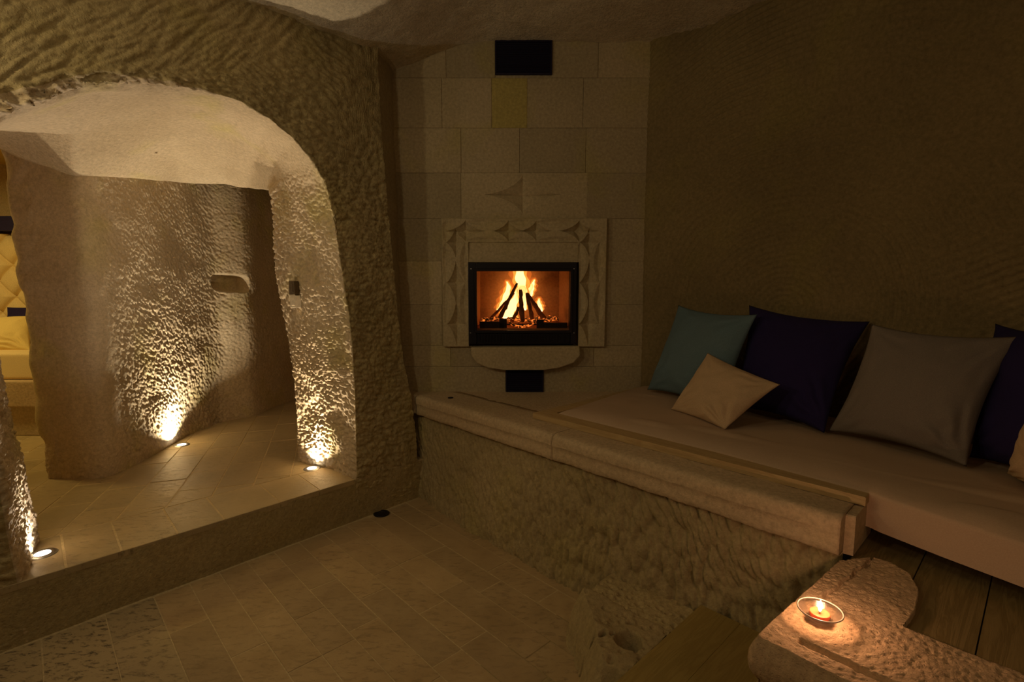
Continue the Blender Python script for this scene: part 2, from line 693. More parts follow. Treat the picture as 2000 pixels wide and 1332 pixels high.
# ---- raised passage floor and its tiles
E0, E1 = RW(60, 1139)[:2], RW(704, 928)[:2]
ed = (E1 - E0) / np.linalg.norm(E1 - E0)
en = np.array((-ed[1], ed[0]))
if en @ (np.array((-3, 4)) - E0) < 0:
    en = -en
pf = struct(prism('floor', [W0 + WD * -.05 - WN * .001, W0 + WD * 3.4 - WN * .001, (-3.6, 1.2), (-7.0, 1.2), (-7.0, 6.4), (-.6, 6.4)],
                  -.1, PF - .0015, M['mortar']))
Bline = ab(3.275, 0)[:2]
jb = [-.55, -.30, .04, .235, .461, .672, .96, 1.19, 1.42, 1.62]
for i in range(len(jb) - 1):
    q = [ab(2.6, jb[i] + .004)[:2], ab(3.271, jb[i] + .004)[:2], ab(3.271, jb[i + 1] - .004)[:2], ab(2.6, jb[i + 1] - .004)[:2]]
    q = clip_poly(q, W0 + WN * .004, -WN)
    if len(q) > 2 and area2(q) > .001:
        prism('tile', q, PF - .03, PF + random.uniform(-.001, .001), M['tile2'], pf, inset=.002)
TD = np.array((-.33, .944))
TN = np.array((.944, .33))
for i in range(-8, 13):
    c0 = -1.32 + i * .205                 # offset across the rows
    sft = random.uniform(0, .4)
    j = 0
    t = 1.2 + sft
    while t < 6.6:
        L = random.choice((.32, .42, .5))
        q = [TN * (c0 + .0035) + TD * (t + .004), TN * (c0 + .2015) + TD * (t + .004), TN * (c0 + .2015) + TD * (t + L - .004), TN * (c0 + .0035) + TD * (t + L - .004)]
        t += L
        q = clip_poly(q, ab(3.278, 0)[:2], DA)
        if len(q) < 3 or area2(q) < .003:
            continue
        c = sum(q) / len(q)
        if c[0] > -1.1 or c[1] > 5.6 or (c[0] < -3.0 and c[0] / c[1] > -.88) or c[0] / c[1] < -1.16:
            continue
        prism('tile', q, PF - .03, PF + random.uniform(-.0012, .0012), M['tile2'], pf, inset=.002)

# ---- riser between the two floors
ns, nz = 420, 40
s = np.linspace(-.06, 2.75, ns)
z = np.linspace(-.02, PF - .012, nz)
P = np.stack([np.stack([WP(a, b) for b in z]) for a in s])
nrm = np.array((WN[0], WN[1], 0))
P = P + nrm * (.004 + fbm(P * 6, 3, 3) * .004)[..., None]
struct(grid('trim_1', P, M['rock_dark']))

# ---- arch wall: face, rounded arris, jambs and soffit in one rock surface
foot_r = RZ(696, 917, PF)
con_px = [(40, 1124), (32, 1098), (13, 1003), (-2, 900), (-22, 780), (-55, 620), (-70, 480), (-55, 350), (-25, 270), (0, 238),
          (60, 212), (110, 194), (150, 178), (200, 168), (260, 166), (330, 169), (400, 178), (470, 200), (530, 236), (575, 274),
          (612, 318), (636, 362), (652, 430), (662, 500), (672, 560), (682, 620), (689, 690), (692, 760), (694, 830), (696, 917)]
con = [RW(*p) for p in con_px]
con.append(con[-1] * [1, 1, 0] + [0, 0, -.03])
con = np.array(con)
con[0, 2] = PF
con[-2, 2] = PF
con = np.vstack([con[0] * [1, 1, 0] + [0, 0, -.03], con])
NC = 960
kc = np.r_[0, np.cumsum(np.linalg.norm(np.diff(con, axis=0), axis=1))]
kc /= kc[-1]
C0 = smooth_curve(resample(con, NC, kc), 6)
ts = np.linspace(0, 1, NC)


def kfrac(i):
    return kc[i]


# outer boundary matched by fraction
corner_px = [(737, 95), (741, 200), (748, 300), (757, 400), (768, 520), (777, 620), (790, 710), (803, 775), (812, 860), (820, 968)]
cpts = [RW(*p) for p in corner_px]
outer = [WP(4.3, -.03), WP(4.3, 1.2), WP(4.3, 3.2), WP(2.7, 3.2), WP(1.7, 3.2), WP(1.0, 3.2), RW(737, 95) * [1, 1, 0] + [0, 0, 3.2]] + cpts[1:] + [cpts[-1] * [1, 1, 0] + [0, 0, -.03]]
ok = [0, kc[5], kc[9], kc[12], kc[16], kc[19], kc[21]] + list(np.interp([p[1] for p in corner_px[1:]], [95, 330, 968], [kc[21], kc[23], kc[-2]])) + [1.]
O = smooth_curve(resample(outer, NC, ok), 4)
# inner contour: foot of the jambs and the line where the soffit meets the passage ceiling
inr_px = [(530, 372, 3.50), (534, 470, 3.50), (540, 560, 3.49), (556, 650, 3.48), (571, 740, 3.475), (576, 820, 3.47), (578, 890, 3.47)]
inr = [RY(*p) for p in inr_px]
inr[-1][2] = PF
inl = [np.array(p) for p in ((-2.275, 2.34, PF), (-2.33, 2.36, .7), (-2.45, 2.42, 1.2), (-2.52, 2.44, 1.6), (-2.48, 2.50, 2.0))]


def on_ray_x(px, py, X):
    r = ray(px, py)
    k = X / r[0]
    return np.array((X, r[1] * k, CAMZ + r[2] * k))


# the line where the vault meets the pillar, the passage wall and the pier
crs = [(9, RY(-30, 276, 3.10)), (11, RY(60, 318, 3.12)), (13, RY(150, 346, 3.14)), (14, on_ray_x(220, 347, -2.57)), (16, on_ray_x(350, 355, -2.60)),
       (18, RY(440, 362, 4.15)), (19, RY(490, 367, 4.0)), (20, RY(524, 371, 3.75))]
inner = [inl[0] * [1, 1, 0] + [0, 0, -.03]] + inl + [np.array((-3.1, 3.0, 2.38))] + [c[1] for c in crs] + inr + [inr[-1] * [1, 1, 0] + [0, 0, -.03]]
ik = [0, kc[1], kc[3], kc[5], kc[6], kc[7], kc[8]] + [kc[c[0]] for c in crs] + \
    [kc[21] + .012, kc[24], kc[25], kc[26], kc[28], kc[29], kc[30]] + [1.]
I_ = smooth_curve(resample(inner, NC, ik), 10)
# how far each contour point continues behind the jamb so that no slit shows
back = I_.copy()
bd = np.where((ts < kc[8])[:, None], np.array((-.9, .1, 0))[None], np.array((.75, .42, 0))[None])
mid = (ts > kc[9]) & (ts < kc[22])
bd[mid] = (-.22, .12, .10)
bd[(ts > kc[18]) & (ts < kc[22])] = (.0, .30, .30)
bd[(ts >= kc[22]) & (ts < kc[24])] = (.45, .42, .12)
bd = smooth_curve(bd, 12)
back = I_ + bd
n1, n2, n3 = 190, 200, 14
t1 = np.linspace(0, 1, n1)[:, None, None] ** .75
F1 = O[None] * (1 - t1) + C0[None] * t1
t2 = np.linspace(0, 1, n2 + 1)[1:, None, None]
bulge = (np.sin(t2 * math.pi) * .045)
F2 = C0[None] * (1 - t2) + I_[None] * t2
F2 = F2 + bulge * np.array((WN[0], WN[1], 0)) * -0.4
dm_ = np.exp(-((ts - kc[16]) / .13) ** 2)[None, :, None]
F2 = F2 + np.sin(t2 * math.pi) * dm_ * np.array((0, 0, .10))
pk = np.exp(-((ts - kc[11]) / .035) ** 2)[None, :, None] * np.clip((t2 - .55) / .04, 0, 1) * np.clip((1.02 - t2) / .3, 0, 1)
F2 = F2 + pk * np.array((0, 0, .10))
t3 = np.linspace(0, 1, n3 + 1)[1:, None, None]
F3 = I_[None] * (1 - t3) + back[None] * t3
P = np.concatenate([F1, F2, F3], 0)
# soften the arris and the inner edge
for _ in range(5):
    P[n1 - 9:n1 + 9] = (P[n1 - 10:n1 + 8] + P[n1 - 9:n1 + 9] * 2 + P[n1 - 8:n1 + 10]) / 4
for _ in range(8):
    k0 = n1 + n2
    P[k0 - 9:k0 + 9] = (P[k0 - 10:k0 + 8] + P[k0 - 9:k0 + 9] * 2 + P[k0 - 8:k0 + 10]) / 4
N = normals(P)
if N[20, 360] @ np.array((0, 0, 0)) == 0 and N[20, 360] @ (np.array((0, 0, 1.5)) - P[20, 360]) < 0:
    N = -N
along = np.array((WD[0], WD[1], 0))
hfa = chisel(P, along, (0, 0, 1), .052, .020, .18, 7)
hfb = chisel(P, along, (0, 0, 1), .13, .023, -.75, 9)
zs = np.clip((P[..., 2] - 2.05 - .55 * np.clip(2.1 - ((P[..., :2] - W0) @ WD), -1, 2) + fbm(P * 1.5, 2, 11) * .12) / .05, 0, 1)
hf = hfa * (1 - zs) + hfb * zs
hf2 = chisel(P, along, (0, 0, 1), .024, .013, -.5, 17)
hj = chisel(P, (DA[0], DA[1], .9), (0, 0, 1), .034, .017, -.6, 27)
row = np.arange(P.shape[0])[:, None]
jam = np.clip((row - n1 + 6) / 12., 0, 1)
side = np.clip((ts - kc[21]) / .03, 0, 1)[None] + np.clip((kc[9] - ts) / .03, 0, 1)[None]
low = fbm(P * 3.1, 3, 5)
d = (1 - jam) * (hf * .019 + hf2 * .006) * -1 - jam * (hj * (.003 + .017 * side) + hf2 * (.0015 + .006 * side))
d = d + low * (.010 + .012 * jam * np.clip(side, 0, 1)) + .008
# ragged lip along the crown
lip = np.exp(-((row - n1 + 7) / 8.) ** 2) * np.exp(-((ts - kc[11]) / .10) ** 2)[None]
d = d + lip * (np.clip(fbm(P * np.array((26, 26, 44)), 3, 77), -.2, 1.2) * .055)
chm = np.clip((row - n1 + 16) / 16., 0, 1) * np.clip((n1 + 10 - row) / 10., 0, 1) * np.exp(-((ts - kc[12]) / .085) ** 4)[None]
d = d - chm * (.014 + .030 * np.clip(fbm(P * np.array((22, 22, 40)), 3, 79) + .25, 0, 1.3))
lip2 = np.exp(-((row - n1) / 4.) ** 2)
d = d + lip2 * vnoise(P * 32, 78) * .006
P = P + N * d[..., None]
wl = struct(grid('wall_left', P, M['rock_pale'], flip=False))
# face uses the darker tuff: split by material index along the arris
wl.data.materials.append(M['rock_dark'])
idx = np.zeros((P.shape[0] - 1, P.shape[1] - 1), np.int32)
cut = n1 - 2 - (12 * np.exp(-((ts[:-1] - kc[12]) / .085) ** 4)).astype(int)  # pale tuff carried onto the crown lip paints its lit fringe
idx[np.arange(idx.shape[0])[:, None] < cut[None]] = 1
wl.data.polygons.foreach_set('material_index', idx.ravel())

# ---- return between the arch wall and the stone chimney breast
zz = np.linspace(-.02, 3.2, 160)
cx = resample(np.array(cpts)[::-1], 160)
cxz = np.stack([np.interp(zz, cx[:, 2], cx[:, 0]), np.interp(zz, cx[:, 2], cx[:, 1]), zz], -1)
lft = np.stack([np.interp(zz, [.7, 3.1], [-.775, -.80]), np.full(160, 3.66), zz], -1)
w = np.linspace(0, 1, 60)[:, None, None]
st = cxz[None] - np.array((.06, .05, 0))
st = st * (1 - w) + lft[None] * w
st = st + np.array((1, -.3, 0)) * (np.sin(w * math.pi) * .018)
st = st + normals(st) * (fbm(st * 9, 3, 8) * .006)[..., None]
struct(grid('trim_2', st, M['block']))

# ---- passage walls, pier and pillar in one sweep
path = [(-3.30, 5.1), (-3.06, 4.6), (-3.0, 3.7), (-2.985, 3.2), (-2.94, 3.12), (-2.80, 3.12), (-2.60, 3.13), (-2.565, 3.17), (-2.56, 3.35), (-2.60, 3.8), (-2.62, 4.1),
        (-2.60, 4.40), (-2.575, 4.48), (-2.50, 4.56), (-2.41, 4.66), (-2.385, 4.75), (-2.35, 5.1), (-2.30, 5.5), (-1.6, 5.7), (-.9, 5.4), (-.8, 4.5), (-1.0, 3.85), (-1.4, 3.62)]
NPX = 760
path = np.array(path, float)
dseg = np.r_[0, np.cumsum(np.linalg.norm(np.diff(path, axis=0), axis=1))]
wseg = np.diff(dseg) * np.array([1 if (path[q, 1] > 3.6 and path[q, 0] < -2.9) or q > 16 else 3.2 for q in range(len(path) - 1)])
kk = np.r_[0, np.cumsum(wseg)]
path = resample(path, NPX, kk / kk[-1])
path = smooth_curve(path, 30)
NPZ = 410
zz = np.linspace(PF - .03, 2.9, NPZ)
P = np.zeros((NPX, NPZ, 3))
P[..., 0] = path[:, 0, None]
P[..., 1] = path[:, 1, None]
P[..., 2] = zz[None]
# the pillar leans out a little towards the bedroom as it rises
pw = np.exp(-((path[:, 0] + 2.99) / .10) ** 2) * (path[:, 1] < 3.6)
P[..., 0] -= (pw[:, None] * np.clip(zz - PF, 0, 3)[None] / 2.0 * .07)
N = normals(P)
cen = np.array((-1.8, 4.2))
sg = np.sign(((cen[None] - path) * N[:, 0, :2]).sum(1))
i_m = int(np.argmin(np.hypot(path[:, 0] + 2.60, path[:, 1] - 3.8)))
if N[i_m, 100, 0] < 0:
    N = -N
is_mid = np.clip((path[:, 1] - 3.24) / .08, 0, 1) * (np.arange(NPX) > i_m - 180) * (path[:, 0] > -2.8)
far = np.clip((path[:, 1] - 4.45) / .1, 0, 1)
hh = chisel(P, (0, 1, 0), (0, 0, 1), .036, .016, -.75, 51)
h2 = chisel(P, (1, 1, 0), (0, 0, 1), .022, .013, .4, 61)
rgh = (.35 + .65 * np.clip(fbm(P * 1.6, 2, 9) + .65, 0, 1))
d = -(hh * .017 * rgh) * (is_mid * (1 - far * .6))[:, None] - h2 * (.0015 + .004 * is_mid[:, None]) + fbm(P * 2.2, 3, 12) * .020
d = d - (h2 * .012) * ((1 - is_mid)[:, None]) * np.exp(-((P[..., 2] - PF) / .16) ** 2)
ero = (path[:, 0] < -2.85)[:, None] * vnoise(P * 14, 19) * .010
d = d + ero * (pw[:, None] > .05)
# hollow cut into the pier
hc = np.array((-2.49, 4.565, 1.50))
dd = ((np.hypot(P[..., 0] - hc[0], P[..., 1] - hc[1])) / .155) ** 4 + ((P[..., 2] - hc[2] + .12 * (P[..., 0] - hc[0])) / .075) ** 4
d = d - .13 * np.clip(1.25 - dd + vnoise(P * 18, 5) * .25, 0, 1) + .004
P = P + N * d[..., None]
struct(grid('wall_back', P, M['rock_pale']))

# ---- main ceiling
gx = np.linspace(-4.6, 3.1, 330)
gy = np.linspace(-2.3, 3.9, 266)
X, Y = np.meshgrid(gx, gy, indexing='ij')
sm = np.clip((X + .95) / .8, 0, 1)
Z = 2.89 + .20 * sm * sm * (3 - 2 * sm)
P = np.stack([X, Y, Z], -1)
Z = Z + fbm(P * 2.4, 3, 22) * .018 + chisel(P, (1, 0, 0), (0, 1, 0), .07, .04, .8, 91) * .010
P = np.stack([X, Y, Z], -1)
struct(grid('ceiling', P, M['ceil']))

# ---- right-hand cave wall with sweeping pick marks
rp = [(.90, 3.72), (.915, 3.60), (.94, 3.55), (1.20, 3.38), (1.55, 2.95), (1.86, 2.50), (2.13, 2.05), (2.36, 1.5), (2.52, .8), (2.55, -.2), (2.4, -2.2)]
rp = smooth_curve(resample(rp, 700), 12)
dl = np.r_[0, np.cumsum(np.linalg.norm(np.diff(rp, axis=0), axis=1))]
zz = np.linspace(.1, 3.25, 360)
P = np.zeros((700, 360, 3))
P[..., 0] = rp[:, 0, None]
P[..., 1] = rp[:, 1, None]
P[..., 2] = zz[None]
N = normals(P)
if N[300, 100, 0] > 0:
    N = -N
S = np.broadcast_to(dl[:, None], P.shape[:2])
Zg = P[..., 2]
# arcs swept around the mason's shoulder
sc, zc = 1.05, 1.35
rr = np.hypot(S - sc, (Zg - zc) * 1.0) + fbm(P * 2.0, 2, 33) * .045
arc = np.abs(np.sin(rr * math.pi / .034))
rr2 = np.hypot(S - 2.25, Zg - .55) + fbm(P * 2.5, 2, 36) * .05
arc2 = np.abs(np.sin(rr2 * math.pi / .038))
mixm = np.clip((S - 1.9 + fbm(P * 1.5, 2, 39) * .3) / .3, 0, 1)
amp = .012 * (.4 + np.clip(fbm(P * 1.8, 2, 35) + .5, 0, 1.2))
d = (arc * (1 - mixm) + arc2 * mixm) * amp + fbm(P * 1.7, 3, 44) * .022 - chisel(P, (0, 1, 0), (0, 0, 1), .06, .03, .8, 55) * .004 \
    - mixm * chisel(P, (0, 1, 0), (0, 0, 1), .09, .035, 1.2, 56) * .010
fade = np.clip((S - .25) / .3, 0, 1)
P = P + N * (d * (.3 + .7 * fade))[..., None]
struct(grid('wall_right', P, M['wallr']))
# closing walls behind the camera
struct(box('wall_front', -5.0, 3.2, -2.3, -2.1, 0, 3.2, M['rock_dark']))
struct(box('wall_left', -3.75, -3.6, -2.2, 1.5, 0, 3.2, M['rock_dark']))

# ================================================================== CHIMNEY BREAST of cut blocks
YB = 3.60


def chim(px, py):
    p = RY(px, py, YB)
    return p[0], p[2]


cb = struct(box('wall_chimney', -.95, 1.0, YB + .012, YB + .03, .5, 3.3, M['mortar']))
cb.name = 'wall_chimney'
# mortar plate must not cover the firebox: rebuild it around the opening
bpy.data.objects.remove(cb)
bm = bmesh.new()
fx0, fz1 = chim(914, 512)
fx1, fz0 = chim(1128, 673)
for a in ((-.95, fx0, .5, 3.3), (fx1, 1.02, .5, 3.3), (fx0, fx1, .5, fz0), (fx0, fx1, fz1, 3.3)):
    bm_box(bm, a[0], a[1], YB + .055, YB + .10, a[2], a[3])
bX0, bZ1 = chim(903, 341)
bX1, bZ0 = chim(1143, 424)
sX0, sZ1 = chim(866, 430)
sX1, sZ0 = chim(1177, 668)
for a in ((-.95, sX0, .5, 3.3), (sX1, 1.02, .5, 3.3), (sX0, sX1, .5, sZ0 - .03), (sX0, sX1, bZ1, 3.3), (sX0, bX0, sZ1, bZ1), (bX1, sX1, sZ1, bZ1)):
    bm_box(bm, a[0], a[1], YB + .0045, YB + .056, a[2], a[3])
cb = struct(bm_obj('wall_chimney', bm, M['block']))
ys = [40, 152, 250, 338, 427, 510, 595, 675, 716, 772]
joints = [[770, 870, 967, 1078, 1170, 1262], [762, 862, 960, 1030, 1140, 1262], [764, 900, 1015, 1145, 1262],
          [766, 900, 1146, 1262], [768, 863, 1180, 1260], [770, 863, 1180, 1258], [775, 863, 1180, 1256],
          [780, 880, 1160, 1252], [785, 988, 1062, 1250]]
for i in range(len(ys) - 1):
    js = joints[i]
    z1 = chim(1000, ys[i])[1]
    z0 = chim(1000, ys[i + 1])[1]
    if i == 0:
        z1 += .15
    for j in range(len(js) - 1):
        x0 = js[j] if j else js[j] - 20
        x1 = js[j + 1] if j < len(js) - 2 else js[j + 1] + 20
        if i == 3 and j == 1:
            continue                      # the star block
        if 4 <= i <= 6 and j == 1:
            continue                      # behind the carved surround
        if i == 8 and j == 1:
            continue                      # lower grille
        X0 = chim(x0, ys[i])[0]
        X1 = chim(x1, ys[i])[0]
        zt = z1
        if i == 0 and j == 2:
            continue                      # upper grille
        mt = M['block_y'] if (i, j) in ((1, 2),) else M['block']
        o = box('stone_block', X0 + .0012, X1 - .0012, YB + random.uniform(-.002, .002), YB + .06, z0 + .0012, zt - .0012, mt, cb, bevel=.002, seg=1)

# thing: carved surround
sx0, sz1 = chim(863, 427)
sx1, sz0 = chim(1180, 675.5)
cxm = .5 * (sx0 + sx1)
nx, nz = 380, 286
gx = np.linspace(sx0, sx1, nx)
gz = np.linspace(sz0, sz1, nz)
X, Z = np.meshgrid(gx, gz, indexing='ij')
pxm = 1000 / YB * CP
H = np.full(X.shape, .036)


def star(px, py, hw, hh, depth, p=.7):
    global H
    x, zq = chim(px, py)
    k = YB / 1000 / CP
    g = (np.abs((X - x) / (hw * k)) ** p + np.abs((Z - zq) / (hh * k)) ** p) ** (1 / p)
    H = H - depth * 1.9 * np.clip(1 - g, 0, 1) ** .8


def lens(px, py, hw, hh, depth):
    """half lens cut between neighbouring stars"""
    global H
    x, zq = chim(px, py)
    k = YB / 1000 / CP
    u_, v_ = np.abs((X - x) / (hw * k)), np.abs((Z - zq) / (hh * k))
    g = np.minimum(1 - v_ ** 2 - u_, 1)
    H = H - depth * np.clip(g * 1.4, 0, 1)


for cxp, sgn in ((891, 1), (1150, -1)):
    star(cxp, 474, 19, 30, .024)
    star(cxp + sgn * 1, 552, 19, 44, .026)
    star(cxp + sgn * 2, 632, 19, 46, .026)
    for yy, h_ in ((512, 38), (592, 40)):
        lens(cxp - 19, yy, 11, h_, .014)
        lens(cxp + 19, yy, 11, h_, .014)
    lens(cxp - 19, 452, 11, 20, .014)
for xx in (910, 993, 1047, 1130):
    star(xx, 452, 38 if xx in (910, 1130) else 30, 20, .026)
for xx, w_ in ((951, 40), (1020, 26), (1089, 40)):
    for yy in (435, 470):
        x, zq = chim(xx, yy)
        k = YB / 1000 / CP
        g = 1 - (np.abs((X - x) / (w_ * k)) ** 2) - np.abs((Z - zq) / (7 * k))
        H = H - .010 * np.clip(g * 1.4, 0, 1)
# plain sunk panel above the stove
x0_, zt_ = chim(916, 474)
x1_, _ = chim(1127, 474)
inn = (X > x0_) & (X < x1_) & (Z < zt_)
H = np.maximum(H, -.006)
H = np.where(inn, .022, H)
# rounded outer edge
ed_ = np.minimum(np.minimum(X - sx0, sx1 - X), np.minimum(sz1 - Z, Z - sz0 + .05))
H = H - .008 * np.clip(1 - ed_ / .006, 0, 1)
H = H + fbm(np.stack([X, Z, X * 0], -1) * 20, 3, 66) * .0012
fp = empty('fireplace', (.073, YB, .93))
tag(fp, 'carved pale stone fireplace with star cut border around its black framed stove', 'fireplace')
P = np.stack([X, YB - H, Z], -1)
# leave the stove opening free: two legs and a lintel cut from the same carved field
i0 = int(np.searchsorted(gx, fx0 + .002))
i1 = int(np.searchsorted(gx, fx1 - .002))
k1 = int(np.searchsorted(gz, fz1 - .002))


def solid(P, name):
    """carved front with edges running back to the wall"""
    a, b_ = P.copy(), P.copy()
    L = np.concatenate([P[:, :1] * [1, 0, 1] + [0, YB + .02, 0], P, P[:, -1:] * [1, 0, 1] + [0, YB + .02, 0]], 1)
    f = L[:1] * [1, 0, 1] + [0, YB + .02, 0]
    e = L[-1:] * [1, 0, 1] + [0, YB + .02, 0]
    L = np.concatenate([f, L, e], 0)
    return grid(name, L, M['carve'], fp, smooth=False)


solid(P[:i0 + 1, :], 'side_panel')
solid(P[i1:, :], 'side_panel')
solid(P[i0:i1 + 1, k1:], 'lintel')
# star cut into the block above the surround
cxr, czr = chim(1021, 380)
sx_0, sz_1 = chim(900, 338)
sx_1, sz_0 = chim(1146, 427)
gx = np.linspace(sx_0 + .0012, sx_1 - .0012, 300)
gz = np.linspace(sz_0 + .0012, sz_1 - .0012, 150)
X, Z = np.meshgrid(gx, gz, indexing='ij')
k = YB / 1000 / CP
g = (np.abs((X - cxr) / (74 * k)) ** .66 + np.abs((Z - czr) / (37 * k)) ** .66) ** (1 / .66)
Hs = -.052 * np.clip(1 - g, 0, 1) ** .9
Ps = np.stack([X, YB - .001 - Hs, Z], -1)
L = np.concatenate([Ps[:, :1] * [1, 0, 1] + [0, YB + .06, 0], Ps, Ps[:, -1:] * [1, 0, 1] + [0, YB + .06, 0]], 1)
L = np.concatenate([L[:1] * [1, 0, 1] + [0, YB + .06, 0], L, L[-1:] * [1, 0, 1] + [0, YB + .06, 0]], 0)
grid('carved_block', L, M['carve'], fp, smooth=False)['label'] = 'stone block with a deep four pointed star cut in it'
# sill under the stove
bm = bmesh.new()
sill = [(921, 676), (1130, 674), (1131, 692), (1118, 706), (1090, 716), (1060, 719), (985, 719), (955, 716), (932, 706), (922, 692)]
pts = [chim(*p) for p in sill]
fr = [bm.verts.new((p[0], YB - .075, p[1])) for p in pts]
bk = [bm.verts.new((p[0], YB + .01, p[1])) for p in pts]
bm.faces.new(fr)
bm.faces.new(bk[::-1])
for i in range(len(pts)):
    bm.faces.new((fr[i], bk[i], bk[(i + 1) % len(pts)], fr[(i + 1) % len(pts)]))
bm_obj('sill', bm, M['carve'], fp, bevel=.012, seg=3)

# stove insert: frame, window, grill, lining
YF = YB - .05
ox0, oz1 = RY(914, 513, YF)[0], RY(1000, 513, YF)[2]
ox1, oz0 = RY(1127, 513, YF)[0], RY(1000, 672, YF)[2]
gx0, gz1 = RY(929, 528, YF)[0], RY(1000, 528, YF)[2]
gx1, gz0 = RY(1116, 528, YF)[0], RY(1000, 647, YF)[2]
bm = bmesh.new()
for a in ((ox0, gx0, oz0, oz1), (gx1, ox1, oz0, oz1), (gx0, gx1, gz1, oz1)):
    bm_box(bm, a[0], a[1], YF, YB + .10, a[2], a[3])
bm_box(bm, gx0, gx1, YF + .012, YB + .10, oz0, gz0)
sf = bm_obj('stove_frame', bm, M['iron'], fp, bevel=.003, seg=2)
bm = bmesh.new()
for a in ((gx0 - .012, gx0 + .006, gz0 - .01, gz1 + .012), (gx1 - .006, gx1 + .012, gz0 - .01, gz1 + .012),
          (gx0, gx1, gz1 - .006, gz1 + .012), (gx0, gx1, gz0 - .012, gz0 + .006)):
    bm_box(bm, a[0], a[1], YF - .010, YF + .02, a[2], a[3])
dr = bm_obj('stove_door', bm, M['iron'], fp, bevel=.003, seg=1)
# upright fins of the lower air grill
nf = 34
for i in range(nf):
    x = ox0 + .03 + (ox1 - ox0 - .06) * i / (nf - 1)
    o = box('grill_fin', x - .003, x + .003, YF - .002, YF + .014, oz0 + .012, gz0 - .026, M['iron'], sf)
for (px_, py_) in ((920, 525), (1121, 525), (919, 650), (1121, 650)):
    p = RY(px_, py_, YF)
    bm = bmesh.new()
    bmesh.ops.create_cone(bm, cap_ends=True, segments=12, radius1=.005, radius2=.004, depth=.004, matrix=Matrix.Translation((p[0], YF - .002, p[2])) @ Matrix.Rotation(math.pi / 2, 4, 'X'))
    bm_obj('screw', bm, M['steel'], sf)
box('window_pane', gx0, gx1, YF + .006, YF + .009, gz0, gz1, M['pane'], dr)
# lining boards of the firebox
YK = YB + .36
bx0, bx1 = gx0 - .01, RY(1092, 560, YK)[0]
bz0, bz1 = gz0 + .02, gz1 + .06
fb = []


def board(name, q, parent=fp, th=.02):
    bm = bmesh.new()
    vs = [bm.verts.new(v) for v in q]
    f = bm.faces.new(vs)
    r = bmesh.ops.extrude_face_region(bm, geom=[f])
    n = (Vector(q[1]) - Vector(q[0])).cross(Vector(q[2]) - Vector(q[0])).normalized()
    for v in r['geom']:
        if isinstance(v, bmesh.types.BMVert):
            v.co += n * th
    return bm_obj(name, bm, M['soot'], parent)


cxk = bx0 * .5 + bx1 * .5
xl_k = RY(938, 560, YK)[0]
board('lining_board', [(xl_k, YK, bz0), (cxk, YK, bz0), (cxk, YK, bz1 + .1), (xl_k, YK, bz1 + .1)][::-1])
board('lining_board', [(cxk + .003, YK, bz0), (bx1, YK, bz0), (bx1, YK, bz1 + .1), (cxk + .003, YK, bz1 + .1)][::-1])
board('lining_board', [(gx0 - .02, YB + .06, bz0), (xl_k, YK, bz0), (xl_k, YK, bz1 + .1), (gx0 - .02, YB + .06, bz1 + .1)][::-1])
board('lining_board', [(gx1 + .01, YB + .06, bz0), (bx1, YK, bz0), (bx1, YK, bz1 + .1), (gx1 + .01, YB + .06, bz1 + .1)])
board('hearth_plate', [(gx0 - .02, YB + .05, bz0 - .01), (gx1 + .02, YB + .05, bz0 - .01), (bx1 + .02, YK, bz0 - .01), (xl_k - .02, YK, bz0 - .01)][::-1])
bm = bmesh.new()
q = [(gx0 - .05, YB + .05, bz1 + .05), (gx1 + .05, YB + .05, bz1 + .05), (bx1 + .05, YK + .02, bz1 + .0), (xl_k - .05, YK + .02, bz1 + .0)]
bm_box(bm, gx0 - .03, gx1 + .03, YB + .05, YK + .03, bz1 + .06, bz1 + .09)
bm_obj('baffle', bm, M['iron'], fp)
# baffle edge that slants across the back board
p0, p1 = RY(1045, 556, YK - .01), RY(1082, 540, YK - .01)
bm = bmesh.new()
d_ = Vector(p1) - Vector(p0)
Mx = Matrix.Translation((Vector(p0) + Vector(p1)) / 2) @ d_.to_track_quat('X', 'Z').to_matrix().to_4x4()
bm_box(bm, -d_.length / 2, d_.length / 2, -.008, .008, -.004, .004, Mx)
bm_obj('baffle_rail', bm, M['soot'], fp)
# cast iron grate in front of the logs
grt = empty('fire_grate', (.06, YB + .12, bz0))
tag(grt, 'dark iron grate rail along the front of the burning logs', 'grate')
for (xa, xb, za, zb) in ((937, 985, 628, 640), (1048, 1062, 624, 640), (1062, 1108, 630, 640), (975, 990, 622, 640)):
    A_, B_ = RY(xa, za, YB + .10), RY(xb, zb, YB + .10)
    box('grate_bar', A_[0], B_[0], YB + .09, YB + .115, B_[2] - .02, A_[2], M['iron'], grt, bevel=.003)
# ash and coals
nx, ny = 90, 40
gx = np.linspace(gx0 + .02, bx1 - .02, nx)
gy = np.linspace(YB + .12, YK - .02, ny)
X, Y = np.meshgrid(gx, gy, indexing='ij')
Pq = np.stack([X, Y, X * 0], -1)
Z = bz0 + .035 + np.abs(vnoise(Pq * 38, 88)) * .03 + fbm(Pq * 12, 2, 89) * .012
eb = tag(grid('ember_bed', np.stack([X, Y, Z], -1), M['ember'], smooth=False), 'bed of glowing coals and ash under the logs in the stove', 'embers', kind='stuff')


